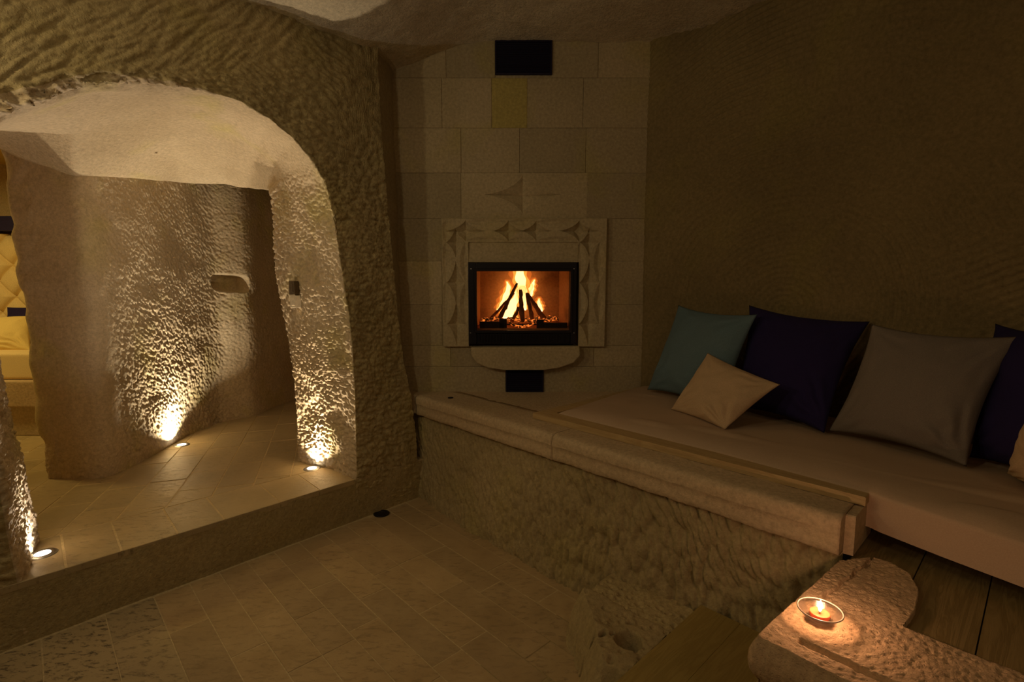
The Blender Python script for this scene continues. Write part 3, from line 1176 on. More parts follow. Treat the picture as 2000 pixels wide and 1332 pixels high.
def log(p, q, r0, r1, lab, seed):
    p, q = Vector(p), Vector(q)
    d_ = q - p
    m_ = d_.to_track_quat('Z', 'Y').to_matrix()
    n, k_ = 12, 14
    P = np.zeros((n, k_ + 2, 3))
    for i in range(n):
        an = 2 * math.pi * i / n
        for j in range(k_ + 2):
            t = min(max((j - 0) / (k_ + 1), 0), 1)
            r = r0 * (1 - t) + r1 * t
            if j in (0, k_ + 1):
                r *= .02
            tt = {0: 0., k_ + 1: 1.}.get(j, (j - 1) / (k_ - 1))
            v = m_ @ Vector((math.cos(an) * r, math.sin(an) * r * .85, d_.length * tt)) + p
            P[i, j] = v
    rr_ = vnoise(P * 40 + seed * 13.7, 5) * .006
    ax = (P - np.array(p)) @ np.array(d_.normalized())
    cen_ = np.array(p) + ax[..., None] * np.array(d_.normalized())
    dirv = P - cen_
    l_ = np.linalg.norm(dirv, axis=-1, keepdims=True)
    P = P + dirv / np.maximum(l_, 1e-6) * rr_[..., None] * (l_ > .005)
    o = grid('log', P, M['bark'], cyclic=True)
    tag(o, lab, 'log', 'logs burning in the stove')
    return o


YL = YB + .20
log(RY(958, 624, YL + .02), RY(1004, 572, YL + .02), .016, .010, 'thin outermost left log leaning in the burning pile', 1)
log(RY(976, 622, YL - .05), RY(1010, 553, YL - .01), .020, .012, 'dark long log leaning right to the peak of the fire', 2)
log(RY(1021, 628, YL - .06), RY(1016, 566, YL - .01), .021, .014, 'upright dark log standing in the middle of the fire', 3)
log(RY(1040, 626, YL - .03), RY(1029, 572, YL), .018, .013, 'short steep log just right of the middle of the fire', 4)
log(RY(1064, 624, YL + .02), RY(1030, 574, YL + .02), .026, .014, 'thick log leaning left at the right side of the fire', 5)
log(RY(1000, 628, YL - .05), RY(1013, 600, YL - .02), .016, .014, 'short split chunk glowing at the foot of the fire', 6)
# bent glowing branch at the foot
bp = [RY(994, 628, YL - .08), RY(1000, 634, YL - .08), RY(1012, 638, YL - .08), (RY(1028, 637, YL - .08)), RY(1042, 632, YL - .08), RY(1047, 625, YL - .08)]
bp = smooth_curve(resample(bp, 24), 2)
an = np.linspace(0, 2 * math.pi, 10, endpoint=False)
P = np.stack([bp[None, :, 0] + 0 * an[:, None], bp[None, :, 1] + .010 * np.cos(an)[:, None], bp[None, :, 2] + .010 * np.sin(an)[:, None]], -1)
tag(grid('log', P, M['ember'], cyclic=True), 'curved glowing branch lying in front of the upright logs', 'log', 'logs burning in the stove')


def flame_shape(name, pts, mat, parent, yd=.4, seed=0):
    """tongue of fire: list of (px, py, half width px) from foot to tip"""
    k_ = 26
    arr = resample([(p[0], p[1], p[2]) for p in pts], k_)
    for j in range(3):
        arr[1:-1] = arr[1:-1] * .5 + (arr[:-2] + arr[2:]) * .25
    n = 16
    P = np.zeros((n, k_, 3))
    for j in range(k_):
        c = RY(arr[j, 0], arr[j, 1], pts[0][3])
        w_ = max(arr[j, 2], .15) * YB / 1000
        wob = 1 + .14 * math.sin(j * .9 + seed)
        for i in range(n):
            an_ = 2 * math.pi * i / n
            P[i, j] = (c[0] + math.cos(an_) * w_ * wob, c[1] + math.sin(an_) * w_ * yd, c[2])
    return grid(name, P, mat, parent, cyclic=True)


fls = [
    ('tall bright flame rising from the peak of the logs', [(1020, 600, 3, YL + .05), (1022, 575, 8, 0), (1018, 552, 10, 0), (1015, 538, 10, 0), (1016, 524, 7, 0), (1017, 514, 1, 0)]),
    ('broad white flame burning inside the log pile', [(995, 622, 13, YL + .06), (992, 612, 13, 0), (1000, 596, 11, 0), (1008, 580, 6, 0), (1011, 562, 2, 0)]),
    ('slanting flame along the outer left log', [(973, 606, 3, YL + .07), (984, 590, 6, 0), (990, 574, 6, 0), (994, 560, 4, 0), (990, 550, 1, 0)]),
    ('small flame licking up on the far right log', [(1058, 608, 2, YL + .04), (1054, 598, 5, 0), (1052, 590, 3, 0), (1053, 583, .5, 0)]),
    ('pale flame beside the peak on the right', [(1036, 580, 3, YL + .08), (1037, 566, 6, 0), (1040, 556, 4, 0), (1044, 546, .5, 0)]),
    ('flame running down between the two right logs', [(1026, 606, 2, YL + .03), (1025, 590, 4, 0), (1022, 574, 5, 0), (1020, 560, 3, 0)])]
for i, (lab, pts) in enumerate(fls):
    f_ = flame_shape('flame', pts, M['flame_core'], None, .45, i)
    tag(f_, lab, 'flame', 'flames in the stove')
    flame_shape('flame_edge', [(p[0], p[1] - 1.5, p[2] * 1.5 + 1.2, p[3]) for p in pts], M['flame_mid'], f_, .6, i + 2)
    flame_shape('flame_glow', [(p[0], p[1] - 4, p[2] * 1.9 + 3, p[3]) for p in pts], M['flame_out'], f_, .7, i + 5)


# ---- grilles
def grille(name, px0, py0, px1, py1, n, lab):
    x0, z1 = chim(px0, py0)
    x1, z0 = chim(px1, py1)
    e = empty(name, ((x0 + x1) / 2, YB, z0))
    tag(e, lab, 'vent')
    bm = bmesh.new()
    t = .010
    y0, y1 = YB - .016, YB + .003
    for a in ((x0, x1, z0, z0 + t), (x0, x1, z1 - t, z1), (x0, x0 + t, z0 + t, z1 - t), (x1 - t, x1, z0 + t, z1 - t)):
        bm_box(bm, a[0], a[1], y0, y1, a[2], a[3])
    bm_obj('frame', bm, M['vent'], e, bevel=.002, seg=1)
    box('backing', x0 + .002, x1 - .002, YB - .0025, YB + .003, z0 + .001, z1 - .001, M['vent'], e)
    me = None
    for i in range(n):
        z_ = z0 + t + (z1 - z0 - 2 * t) * (i + .5) / n
        Mx = Matrix.Translation(((x0 + x1) / 2, YB - .009, z_)) @ Matrix.Rotation(.7, 4, 'X')
        if me is None:
            bm = bmesh.new()
            hw = (x1 - x0) / 2 - t
            bm_box(bm, -hw, hw, -.006, .006, -.0012, .0012)
            me = bpy.data.meshes.new('slat')
            bm.to_mesh(me)
            bm.free()
            me.materials.append(M['vent'])
        o = link('slat', me)
        put(o, e)
        o.matrix_basis = Mx


grille('vent_grille', 967, 80, 1078, 147, 16, 'dark blue louvred vent grille high on the chimney breast under the ceiling')
grille('vent_grille', 988, 718, 1061, 766, 11, 'small dark vent grille below the stove just above the stone ledge')

# ================================================================== BENCH
# rock body below the ledge
aa = np.linspace(.425, 3.26, 540)
zz = np.linspace(-.02, .70, 110)
Ag, Zg = np.meshgrid(aa, zz, indexing='ij')
tz = np.clip(Zg / .6, 0, 1)
foot_b = np.interp(Ag, [-1.2, .8, 1.5, 2.4, 3.0, 3.15], [1.87, 1.875, 1.85, 1.86, 1.93, 1.95])
Bg = foot_b * (1 - tz) + 1.945 * tz
P = np.stack([DA[0] * Ag + DB[0] * Bg, DA[1] * Ag + DB[1] * Bg, Zg], -1)
nrm = np.array((-DB[0], -DB[1], 0))
ch = chisel(P, (DA[0], DA[1], 0), (0, 0, 1), .026, .080, -.35, 101)
ch2 = chisel(P, (DA[0], DA[1], 0), (0, 0, 1), .014, .04, .3, 111)
gr = np.interp(Ag, [0, 1.5, 3.0], [1.3, 1.0, .55])
d = -ch * .032 * gr - ch2 * .006 + fbm(P * 3.5, 3, 103) * .016 + .008
d = d + .03 * np.exp(-(Zg / .08) ** 2) * (vnoise(P * 7, 8) * .5 + .4)
P = P + nrm * d[..., None]
rb = grid('rock_bench', P, M['rock'])
tag(rb, 'rough chiselled rock bench body below the stone ledge', 'bench')

# stone ledge: two dressed slabs end to end
led = empty('stone_ledge', tuple(ab(1.7, 1.95, .59)))
tag(led, 'long dressed stone ledge slab running from the fireplace along the bench front', 'ledge')
ZT, ZBm = .73, .592
a_end = toab(RZ(1645, 1008, ZT))[0]
a_joint = toab(RZ(1047, 858, ZT))[0]
b_f = 1.905


def slab(a0, a1, sunk_end):
    """edge profile swept along the ledge: eased top arris, sunk lower band"""
    n = max(30, int(abs(a1 - a0) / .012))
    A_ = np.linspace(a0, a1, n)
    prof = [(2.20, ZT - .004), (2.20, ZT), (2.15, ZT), (2.05, ZT), (b_f + .06, ZT), (b_f + .035, ZT), (b_f + .018, ZT - .003), (b_f + .006, ZT - .010), (b_f, ZT - .022), (b_f - .001, ZT - .040),
            (b_f, ZT - .056), (b_f, ZT - .060), (b_f + .0035, ZT - .0625), (b_f + .0035, ZT - .085), (b_f + .0035, ZT - .11), (b_f + .0035, ZBm + .006), (b_f + .012, ZBm), (b_f + .06, ZBm), (2.2, ZBm)]
    P = np.zeros((n, len(prof), 3))
    for j, (b_, z_) in enumerate(prof):
        bb = np.full(n, b_)
        if 12 <= j <= 15 and sunk_end:
            bb = np.where(A_ < a_end + .075, b_f, bb)
        P[:, j, 0] = DA[0] * A_ + DB[0] * bb
        P[:, j, 1] = DA[1] * A_ + DB[1] * bb
        P[:, j, 2] = z_
    wn = fbm(P * 14, 3, 121) * .0025 - np.clip(.25 - worley(P * 45, 131), 0, 1) * .010
    P[..., 2] += wn * .8
    P[..., 0] += DB[0] * wn
    P[..., 1] += DB[1] * wn
    ch_ = np.clip(vnoise(P * 9, 141) - .35, 0, 1) * .02
    msk = np.zeros(len(prof))
    msk[14:17] = 1
    P[..., 2] += ch_ * msk[None]
    e0 = P[:1].copy()
    c0 = P[0].mean(0)
    e1 = P[-1:].copy()
    c1 = P[-1].mean(0)
    P = np.concatenate([c0 + (e0 - c0) * .02, c0 + (e0 - c0) * .93 + 0 * e0, P, c1 + (e1 - c1) * .02], 0)
    return grid('slab', P, M['slab'], led)


slab(a_end, a_joint - .002, True)
slab(a_joint + .002, 2.98, False)
# corner filler behind the slabs up to the chimney
cpoly = [ab(2.98, 2.25)[:2], (-.80, 3.52), (-.80, 3.66), (1.02, 3.66), ab(1.2, 2.28)[:2], ab(2.97, 2.28)[:2]]
q0 = ab(3.05, b_f + .02)[:2]
prism('slab', [ab(2.985, 2.19)[:2], (.93, 3.66), (.93, 3.32), ab(1.6, 2.19)[:2]], .60, ZT - .0015, M['slab'], led)
prism('slab', [ab(2.982, b_f + .012)[:2], ab(2.982, 2.2)[:2], (-.80, 3.66), (-.78, 3.50)], .60, ZT - .001, M['slab'], led)
p_ = RZ(880, 777, ZT)
lathe('plug', [(.0, .004), (.016, .004), (.020, .0)], M['iron'], led, 16, (p_[0], p_[1], ZT))

# end return of the ledge (vertical joint and small pier)
A_, B_ = toab(RZ(1662, 1010, ZT)), toab(RZ(1707, 968, ZT))
prism('end_block', [ab(a_end - .001, b_f + .05)[:2], ab(a_end - .03, b_f + .055)[:2], ab(a_end - .03, 2.20)[:2], ab(a_end - .001, 2.2)[:2]], .585, ZT - .006, M['slab'], led, inset=.004)

# timber edge board under the mattress
pb = [RZ(1045, 803, .765), RZ(1687, 974, .765)]
pa0, pb0 = toab(RZ(1043, 805, .765))
pa1, pb1 = toab(RZ(1690, 972, .765))
bed = empty('platform_bed', tuple(ab((pa0 + pa1) / 2, (pb0 + pb1) / 2, ZT)))
tag(bed, 'low timber bed base edging the mattress behind the stone ledge', 'bed')
bfr = (pb0 + pb1) / 2
prism('edge_board', [ab(pa0, bfr)[:2], ab(pa1, bfr)[:2], ab(pa1, bfr + .10)[:2], ab(pa0, bfr + .10)[:2]], ZT + .001, .763, M['wood'], bed, inset=.002)
lw = RZ(1249, 752, .765)
prism('edge_board', [ab(pa0, bfr + .102)[:2], ab(pa0 - .09, bfr + .102)[:2], (lw[0] + .06, 3.59), (lw[0] - .03, 3.59)], ZT + .001, .762, M['wood'], bed, inset=.002)

# mattress: a loft from the front edge to the cave wall
front = [RZ(1092, 799, .79)[:2], RZ(1400, 872, .79)[:2], RZ(1706, 951, .79)[:2], RZ(1722, 958, .79)[:2], RZ(1850, 1000, .79)[:2], RZ(2000, 1047, .79)[:2], (1.62, 1.06), (1.85, .70)]
backc = [(.89, 3.55), (1.40, 3.02), (1.80, 2.44), (1.92, 2.27), (2.02, 2.05), (2.14, 1.80), (2.32, 1.3), (2.44, .75)]
nu, nv = 300, 110
Fc = resample(front, nu, np.array([0, .28, .56, .58, .70, .83, .93, 1]))
Bc = resample(backc, nu, np.array([0, .28, .56, .58, .70, .83, .93, 1]))
Fc = smooth_curve(Fc, 5)
Bc = smooth_curve(Bc, 30)
w = np.linspace(0, 1, nv)
P = np.zeros((nu, nv, 3))
P[..., :2] = Fc[:, None] * (1 - w)[None, :, None] + Bc[:, None] * w[None, :, None]
ue = np.linspace(0, 1, nu)[:, None] * np.ones((1, nv))
dfr = np.linalg.norm(P[..., :2] - Fc[:, None], axis=-1)
dle = np.linalg.norm(P[..., :2] - P[0:1, :, :2], axis=-1)
dome = 1 - np.exp(-np.minimum(dfr, dle) / .05)
P[..., 2] = .766 + .036 * dome
wr = P.copy()
wr[..., 2] = 0
wk = fbm(wr * np.array((3, 3, 1)), 3, 151) * .006
Sx = wr[..., 0] * DB[0] + wr[..., 1] * DB[1]
sw = np.clip(vnoise(np.stack([wr[..., 0] * 9 + wr[..., 1] * 9, (wr[..., 0] - wr[..., 1]) * 2.2, wr[..., 0] * 0], -1), 161) - .3, 0, 1) * .014
P[..., 2] += (wk + sw) * np.clip(dfr / .05, 0, 1) * np.clip(dle / .05, 0, 1)
rnd = [(0.0, .010), (.004, .02), (.006, .05), (.004, .09), (.0, .125)]
lay = []
for off, dz in rnd[::-1]:
    L = P[:, :1].copy()
    L[..., 2] = .766 - dz
    L[:, 0, :2] -= 0
    lay.append(L)
P = np.concatenate(lay + [P], 1)
l0 = P[:1].copy()
l0[..., 2] = np.minimum(l0[..., 2], .735)
P = np.concatenate([l0, P], 0)
mat_o = grid('mattress', P, M['sheet'])
tag(mat_o, 'long thin mattress in plain tan cloth laid along the bench beside the cave wall', 'mattress')


# ---- cushions
def pillow(corn, th, mat, lab, group=None, seed=0, pinch=.10, name='cushion'):
    """corn: top left, top right, bottom right, bottom left as 3D points"""
    TL, TR, BR, BL = [np.array(c, float) for c in corn]
    n = 64
    g_ = np.linspace(-1, 1, n)
    U, V = np.meshgrid(g_, g_, indexing='ij')
    # sides draw in between the corners
    U2 = U * (1 - pinch * (1 - V ** 2) * np.abs(U) ** 2)
    V2 = V * (1 - pinch * (1 - U ** 2) * np.abs(V) ** 2)
    a = (U2 + 1) / 2
    b_ = (V2 + 1) / 2
    base = (BL[None, None] * ((1 - a) * (1 - b_))[..., None] + BR[None, None] * (a * (1 - b_))[..., None]
            + TL[None, None] * ((1 - a) * b_)[..., None] + TR[None, None] * (a * b_)[..., None])
    nn = np.cross(BR - BL + TR - TL, TL - BL + TR - BR)
    nn /= np.linalg.norm(nn)
    prof = np.clip((1 - np.abs(U) ** 2.6), 0, 1) ** .62 * np.clip((1 - np.abs(V) ** 2.6), 0, 1) ** .62
    Q = np.stack([U * 1.4 + seed * 3.1, V * 1.4, U * 0 + seed], -1)
    # creases that gather towards the corners
    wr_ = 0
    for (cx_, cy_) in ((1, -1), (-1, -1), (1, 1), (-1, 1)):
        rr_ = np.hypot(U - cx_, V - cy_)
        an_ = np.arctan2(V - cy_, U - cx_)
        k_ = {(1, -1): 1., (-1, -1): .5, (1, 1): .35, (-1, 1): .25}[(cx_, cy_)]
        wr_ = wr_ + k_ * np.sin(an_ * 15 + fbm(Q * 1.5, 2, 4) * 3) * np.exp(-((rr_ - .55) / .33) ** 2)
    fr = prof * th + (fbm(Q, 3, 6 + seed) * .010 + wr_ * .009) * np.clip(prof * 2, 0, 1)
    bk_ = -prof * th * .8
    Pf = base + nn * fr[..., None]
    Pb = base + nn * bk_[..., None]
    # keep the lower half from sagging through the mattress
    lo_ = np.minimum(Pf[..., 2], 9)
    P = np.concatenate([Pf, Pb[::-1][1:]], 0) if False else None
    me = bpy.data.meshes.new(name)
    V_ = np.concatenate([Pf.reshape(-1, 3), Pb.reshape(-1, 3)])
    i, j = np.meshgrid(np.arange(n - 1), np.arange(n - 1), indexing='ij')
    a0 = (i * n + j).ravel()
    F = np.stack([a0, a0 + n, a0 + n + 1, a0 + 1], -1)
    F = np.concatenate([F, (F + n * n)[:, ::-1]])
    me.from_pydata(V_.tolist(), [], F.tolist())
    bm = bmesh.new()
    bm.from_mesh(me)
    bmesh.ops.remove_doubles(bm, verts=bm.verts, dist=.0004)
    bmesh.ops.recalc_face_normals(bm, faces=bm.faces)
    bm.to_mesh(me)
    bm.free()
    for p in me.polygons:
        p.use_smooth = True
    me.materials.append(mat)
    o = link(name, me)
    tag(o, lab, 'cushion', group)
    return o


G1 = 'cushions along the bench'
zb = .815
pillow([RY(1325, 596, 3.32), RY(1479, 614, 2.80), RZ(1412, 806, zb), RZ(1264, 761, zb)], .085, M['teal'], 'large teal cushion leaning nearest the fireplace', G1, 1)
pillow([RY(1463, 596, 2.98), RY(1699, 628, 2.54), RZ(1610, 846, zb), RZ(1432, 796, zb)], .085, M['navy'], 'large dark navy cushion leaning between the teal and the grey cushions', G1, 2)
pillow([RY(1703, 633, 2.28), RY(1993, 657, 1.95), RZ(1888, 912, zb), RZ(1617, 842, zb)], .085, M['grey'], 'large creased grey cushion right of the whole navy one', G1, 3)
pillow([RY(1944, 632, 2.12), RY(2190, 650, 1.66), RZ(2130, 985, zb), RZ(1893, 893, zb)], .07, M['navy'], 'dark navy cushion partly hidden behind the grey cushion at the right edge', G1, 4)
pillow([RY(1382, 689, 2.79), RY(1524, 751, 2.42), RZ(1416, 839, zb - .01), RZ(1310, 800, zb - .01)], .062, M['beige'], 'small beige cushion resting in front of the teal and navy cushions', G1, 5, .06)
pillow([RY(2012, 800, 1.62), RY(2180, 830, 1.4), RZ(2170, 1010, zb), RZ(1966, 925, zb)], .08, M['beige'], 'cream cushion cut off by the right edge of the picture', G1, 6)

# ================================================================== RIGHT FOREGROUND: plank deck, candle stone
deck = empty('plank_deck', tuple(ab(-.2, 1.9, .55)))
tag(deck, 'dark timber plank deck below the mattress end beside the candle stone', 'deck')
ZD = .575
for i in range(7):
    a1_ = .40 - i * .17
    prism('plank', [ab(a1_, 1.42)[:2], ab(a1_ - .167, 1.42)[:2], ab(a1_ - .167, 2.62)[:2], ab(a1_, 2.62)[:2]], ZD - .03, ZD, M['plank'], deck, inset=.002)

ZS = .592
Fpx = [(1640, 1094), (1600, 1130), (1550, 1175), (1510, 1210), (1478, 1241), (1560, 1282), (1660, 1332), (1800, 1399), (2000, 1496), (2300, 1641)]
Ipx = [(1672, 1090), (1705, 1088), (1740, 1098), (1778, 1120), (1795, 1152), (1788, 1190), (1764, 1223), (1880, 1270), (2050, 1336), (2330, 1450)]
Fp = np.array([RZ(x, y, ZS)[:2] for x, y in Fpx])
Ip = np.array([RZ(x, y, ZS)[:2] for x, y in Ipx])
kF = np.array([0, .1, .2, .28, .36, .48, .6, .74, .88, 1])
kI = np.array([0, .06, .12, .20, .28, .36, .46, .62, .80, 1])
nu, nv = 420, 90
Fc = smooth_curve(resample(Fp, nu, kF), 10)
Ic = smooth_curve(resample(Ip, nu, kI), 8)
tg = np.gradient(Fc, axis=0)
tg /= np.linalg.norm(tg, axis=1, keepdims=True)
on = np.stack([tg[:, 1], -tg[:, 0]], -1)
if on[nu // 2] @ (Ic[nu // 2] - Fc[nu // 2]) > 0:
    on = -on
w = np.linspace(0, 1, nv)
top_ = np.zeros((nu, nv, 3))
top_[..., :2] = Fc[:, None] * (1 - w)[None, :, None] + Ic[:, None] * w[None, :, None]
top_[..., 2] = ZS
# bullnose and second course below
edge = [(-.012, -.38), (-.012, -.20), (.0, -.155), (.012, -.150), (.014, -.140), (.004, -.130), (.004, -.122), (.020, -.112), (.030, -.095), (.034, -.070), (.032, -.045), (.024, -.022), (.012, -.007)]
er = []
for off, dz in edge:
    E_ = np.zeros((nu, 1, 3))
    E_[:, 0, :2] = Fc + on * (off - .012)
    E_[:, 0, 2] = ZS + dz
    er.append(E_)
inn_ = top_[:, -1:].copy()
inn_[..., 2] = ZD - .05
P = np.concatenate(er + [top_, inn_], 1)
g0 = np.linspace(0, 1, nu)[:, None]
dist = np.full(P.shape[:2], 9.)
fr0 = Fp[4] + 0.
dirf = (Fp[8] - Fp[4]) / np.linalg.norm(Fp[8] - Fp[4])
nf_ = np.array((-dirf[1], dirf[0]))
if nf_ @ (Ic[200] - Fp[4]) < 0:
    nf_ = -nf_
lx = (P[..., :2] - Fp[4]) @ dirf
ly = (P[..., :2] - Fp[4]) @ nf_
tm = np.zeros(P.shape[:2])
tm[:, len(edge):-1] = 1
gr = np.clip((.013 - np.abs(ly - .062)) / .005, 0, 1) * np.clip((lx - .075) / .01, 0, 1)
lipd = np.clip((.055 - ly) / .01, 0, 1) * np.clip((lx - .3) / .2, 0, 1)
P[..., 2] -= tm * (gr * .014 + lipd * .004)
# crack between the narrow left stone and the broad one
ca, cb_ = RZ(1682, 1108, ZS)[:2], RZ(1588, 1182, ZS)[:2]
cd = (cb_ - ca) / np.linalg.norm(cb_ - ca)
cl = (P[..., :2] - ca) @ cd
cn = np.abs((P[..., :2] - ca) @ np.array((-cd[1], cd[0])) + .004 * np.sin(cl * 60))
P[..., 2] -= tm * .010 * np.clip((.005 - cn) / .003, 0, 1) * (cl > -.1) * (cl < np.linalg.norm(cb_ - ca))
Nn = normals(P)
if Nn[200, 60, 2] < 0:
    Nn = -Nn
pit = np.clip(.22 - worley(P * 55, 171), 0, 1)
P = P + Nn * ((fbm(P * 12, 3, 173) * .002 - pit * .014 + (worley(P * np.array((80, 80, 80)), 179) - .4) * .0012) * np.where(tm > 0, 1, 1.3))[..., None]
cs = grid('candle_stone', P, M['candle_stone'])
tag(cs, 'rough pale stone slab with rounded edge and a long groove, carrying the candle', 'stone slab')

# candle in a glass dish
cp = RZ(1600, 1213, ZS)
cd_ = empty('candle_dish', (cp[0], cp[1], ZS + .002))
tag(cd_, 'small round clear glass candle dish on the rough stone slab', 'candle holder')
L_ = (cp[0], cp[1], ZS + .003)
lathe('bowl', [(0.001, 0), (.026, 0), (.033, .004), (.042, .014), (.050, .024), (.054, .029), (.053, .031), (.047, .027), (.040, .020), (.031, .013), (.029, .009), (0.001, .009)],
      M['glass'], cd_, 48, L_)
lathe('rim', [(.0535, .0285), (.0555, .0295), (.0555, .0315), (.0535, .0325), (.0520, .0315), (.0520, .0295), (.0535, .0285)], M['rim'], cd_, 48, L_)
cdl = empty('tealight', (cp[0], cp[1], ZS + .012))
tag(cdl, 'lit red tealight candle burning in the glass dish', 'candle')
lathe('wax', [(.0005, .0125), (.024, .0125), (.025, .022), (.023, .0235), (.020, .020), (.0005, .0195)], M['wax'], cdl, 32, L_)
lathe('wick', [(.0008, .019), (.0008, .027), (.0002, .0275)], M['iron'], cdl, 8, L_)
fo = lathe('flame', [(.0005, .024), (.0035, .029), (.0048, .035), (.0038, .043), (.0018, .051), (.0003, .058)], M['candle_flame'], cdl, 16, L_)
cl_ = bpy.data.objects['candle_glow']
cl_.location = (cp[0], cp[1], ZS + .070)

# ================================================================== LOWER STEP
ZP = .20
step = empty('wooden_step', tuple(ab(.55, 1.5, .0)))
tag(step, 'low timber step of wide boards on the floor against the rock bench', 'step')
for i in range(4):
    a1_ = .885 - i * .16
    prism('board', [ab(a1_, .85)[:2], ab(a1_ - .1592, .85)[:2], ab(a1_ - .1592, 1.90)[:2], ab(a1_, 1.90)[:2]], ZP - .03, ZP, M['plank2'], step, inset=.0006)
prism('riser_board', [ab(.88, .86)[:2], ab(.25, .86)[:2], ab(.25, .89)[:2], ab(.88, .89)[:2]], .002, ZP - .031, M['plank'], step, inset=.001)
prism('side_board', [ab(.883, .86)[:2], ab(.86, .86)[:2], ab(.86, 1.85)[:2], ab(.883, 1.85)[:2]], .002, ZP - .031, M['plank'], step, inset=.001)

na, nb = 190, 230
aa = np.linspace(.888, 1.44, na)
bb = np.linspace(1.18, 1.90, nb)
Ag, Bg = np.meshgrid(aa, bb, indexing='ij')
Q = np.stack([Ag, Bg, Ag * 0], -1)
wob = fbm(Q * 7, 3, 201) * .02
d1 = (1.345 + wob - Ag)
p0_, p1_ = np.array((1.345, 1.62)), np.array((1.02, 1.33))
dd_ = (p1_ - p0_) / np.linalg.norm(p1_ - p0_)
nn_ = np.array((-dd_[1], dd_[0]))
if nn_ @ (np.array((.95, 1.7)) - p0_) < 0:
    nn_ = -nn_
d2 = (Ag - p0_[0]) * nn_[0] + (Bg - p0_[1]) * nn_[1] + wob
d3 = Bg - 1.30 + wob * 1.2
dm = np.minimum(np.minimum(d1, d2), d3)
Hh = (ZP - .004) * np.clip(dm / .07 + .25, 0, 1) ** .7 * np.clip((dm + .02) / .02, 0, 1)
Hh = Hh + (fbm(Q * 14, 3, 203) * .006 - np.clip(.2 - worley(Q * np.array((30, 30, 1)), 207), 0, 1) * .05) * (Hh > .02)
# sunken strip between block and bench, given the second tuff
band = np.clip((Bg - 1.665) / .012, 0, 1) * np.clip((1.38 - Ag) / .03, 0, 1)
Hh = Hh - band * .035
# round hollow and a line of chipped pits
hole = np.hypot(Ag - .974, Bg - 1.515)
Hh = Hh - .085 * np.clip((.052 - hole) / .016, 0, 1)
hole2 = np.hypot(Ag - 1.02, Bg - 1.60)
Hh = Hh - .04 * np.clip((.014 - hole2) / .008, 0, 1)
for (pa_, pb_, r_) in ((1.06, 1.475, .02), (1.09, 1.455, .016), (1.035, 1.50, .014), (1.12, 1.43, .018), (1.15, 1.44, .012)):
    Hh = Hh - .05 * np.clip((r_ - np.hypot((Ag - pa_) * 1.6, Bg - pb_)) / .01, 0, 1)
Hh = np.maximum(Hh, -.004)
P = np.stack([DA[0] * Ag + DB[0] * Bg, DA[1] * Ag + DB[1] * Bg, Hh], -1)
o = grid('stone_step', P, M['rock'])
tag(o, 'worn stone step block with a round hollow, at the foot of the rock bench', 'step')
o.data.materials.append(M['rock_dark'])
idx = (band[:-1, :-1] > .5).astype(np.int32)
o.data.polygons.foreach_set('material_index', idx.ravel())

# round dark fitting sunk in the lower floor
p_ = RZ(745, 1004, 0)
fd = empty('floor_fitting', (p_[0], p_[1], .002))
tag(fd, 'round dark unlit fitting sunk in the tiles at the foot of the riser', 'floor fitting')
lathe('ring', [(.050, .0), (.052, .004), (.046, .006), (.038, .003), (.036, .0)], M['drain'], fd, 32, (p_[0], p_[1], .002))
lathe('cover', [(.0005, .003), (.030, .003), (.036, .001)], M['drain'], fd, 32, (p_[0], p_[1], .002))

# ================================================================== UPLIGHTS
labs = ['lit round floor uplight at the foot of the pitted passage wall', 'lit round floor uplight at the foot of the right arch jamb',
        'lit round floor uplight at the foot of the left arch jamb']
for (x, y), lb in zip(UPL, labs):
    e = empty('floor_uplight', (x, y, PF))
    tag(e, lb, 'floor light', 'recessed floor uplights in the passage')
    lathe('trim_ring', [(.030, .004), (.034, .006), (.050, .005), (.054, .001), (.056, -.002)], M['steel'], e, 40, (x, y, PF))
    lathe('lens', [(.0005, .0055), (.020, .0052), (.030, .004)], M['lens'], e, 32, (x, y, PF))

# switches on the right jamb
jd = np.array((.49, -.27))
jd /= np.linalg.norm(jd)
for (px_, py_, w_, h_, mt, lb) in ((574, 589, .030, .040, 'plastic', 'square white switch plate on the right jamb of the arch'),
                                   (571, 562, .026, .044, 'plastic_d', 'brown switch plate just above the white one on the arch jamb')):
    c = RY(px_, py_, 3.345)
    e = empty('switch', tuple(c))
    tag(e, lb, 'switch')
    Mx = Matrix.Translation(c) @ Matrix.Rotation(math.atan2(jd[1], jd[0]), 4, 'Z')
    box('plate', -w_, w_, -.006, .05, -h_, h_, M[mt], e, bevel=.002, M=Mx)
    box('rocker', -w_ * .55, w_ * .55, -.010, -.005, -h_ * .6, h_ * .6, M[mt], e, bevel=.001, M=Mx)

# ================================================================== BEDROOM seen past the pillar
YR = 4.98
struct(box('wall_bedroom', -7.0, -3.1, YR + .04, YR + .2, 0, 3.0, M['rock_pale']))
struct(box('wall_bedroom', -7.1, -6.9, 1.2, 5.2, 0, 3.0, M['rock_pale']))
struct(box('wall_bedroom', -7.0, -3.7, 1.1, 1.25, 0, 3.0, M['rock_pale']))
struct(box('ceiling', -7.0, -2.98, 1.1, 5.2, 2.62, 2.75, M['yroof']))
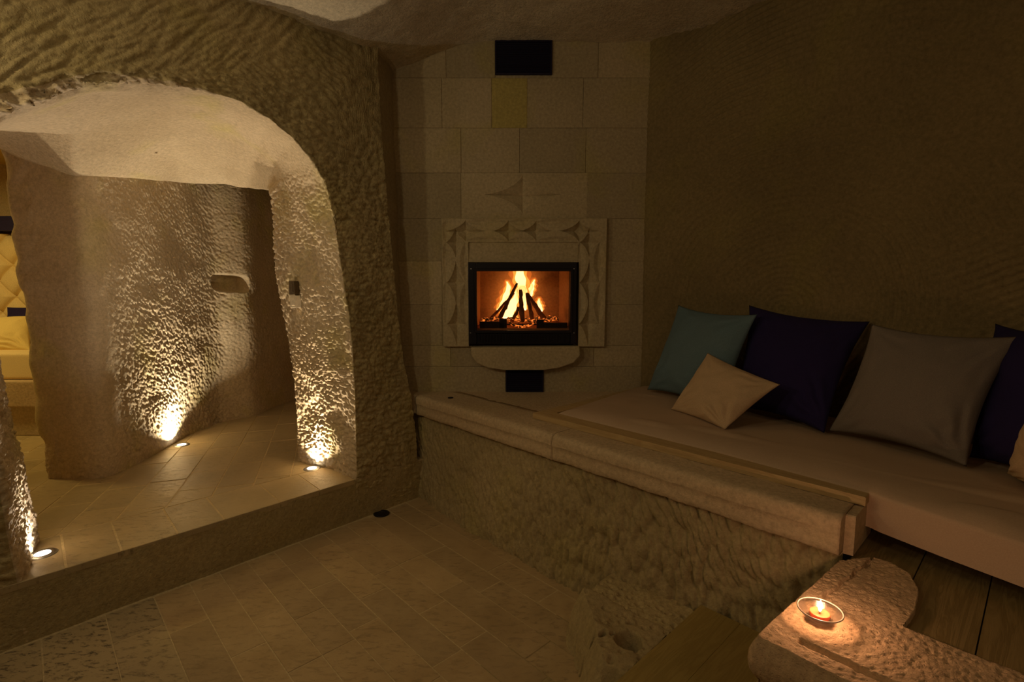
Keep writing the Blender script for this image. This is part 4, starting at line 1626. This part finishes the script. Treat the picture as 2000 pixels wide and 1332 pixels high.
# stone platform of the bed alcove in two courses
pl = empty('bed_platform', (-4.2, 4.0, PF))
tag(pl, 'pale stone platform carrying the bedroom mattress, seen past the pillar', 'platform')
zt1 = RY(40, 742, 4.05)[2]
zt2 = RY(40, 795, 4.0)[2]
box('top_slab', -6.0, -3.15, 3.98, 4.96, zt2, zt1, M['slab'], pl, bevel=.012)
box('body', -6.0, -3.15, 4.04, 4.96, PF, zt2 - .002, M['rock_pale'], pl, bevel=.008)
zm1 = RY(40, 688, 4.10)[2]
mo = box('mattress', -5.9, -3.2, 4.05, 4.90, zt1 + .003, zm1, M['cream'], None, bevel=.03, seg=4)
tag(mo, 'thick cream mattress on the stone platform in the far bedroom', 'mattress')
# tufted headboard
zh0, zh1 = zm1 - .05, RY(20, 457, YR - .05)[2]
hx0, hx1 = -6.0, -3.2
gx = np.linspace(hx0, hx1, 420)
gz = np.linspace(zh0, zh1, 150)
X, Z = np.meshgrid(gx, gz, indexing='ij')
dxp, dzp = .30, .30
U = (X - RY(20, 520, YR - .06)[0]) / dxp
V = (Z - RY(20, 518, YR - .06)[2]) / dzp
du_ = np.abs((U + V + .5) % 1 - .5)
dv_ = np.abs((U - V + .5) % 1 - .5)
hb = .055 * (1 - np.exp(-np.minimum(du_, dv_) / .10)) + .03 * (1 - np.exp(-np.hypot(du_, dv_) / .12))
hd = empty('headboard', (-4.6, YR, zh0))
tag(hd, 'cream diamond tufted headboard behind the far bed', 'headboard')
grid('padding', np.stack([X, YR - hb, Z], -1), M['cream'], hd)
x_c, z_c = RY(20, 520, YR - .06)[0], RY(20, 518, YR - .06)[2]
bme = bpy.data.meshes.new('button')
bm = bmesh.new()
bmesh.ops.create_uvsphere(bm, u_segments=10, v_segments=6, radius=.016)
bm.to_mesh(bme)
bm.free()
bme.materials.append(M['yellow'])
for i in range(-6, 7):
    for j in range(-6, 7):
        for o_ in (0, .5):
            x = x_c + (i + o_) * dxp
            z_ = z_c + (j + o_) * dzp
            if hx0 < x < hx1 and zh0 + .02 < z_ < zh1 - .02 and x > -5.3:
                bo = link('button', bme)
                put(bo, hd)
                bo.location = (x, YR - .008, z_)
zs0, zs1 = RY(10, 452, YR - .06)[2], RY(10, 424, YR - .06)[2]
o = box('wall_shelf', -5.9, -3.2, YR - .14, YR + .04, zs0, zs1, M['blue'], None, bevel=.004)
tag(o, 'dark blue board shelf on the wall above the tufted headboard', 'shelf')
pillow([RY(-90, 625, 4.55), RY(62, 617, 4.5), RY(60, 684, 4.25), RY(-90, 690, 4.25)], .09, M['yellow'], 'cream yellow cushion lying on the far bedroom mattress', 'far bed cushions', 8, .04)
pillow([RY(14, 600, 4.84), RY(110, 597, 4.80), RY(105, 676, 4.70), RY(10, 680, 4.72)], .05, M['navy'], 'dark blue cushion behind the cream one on the far bed', 'far bed cushions', 9, .05)
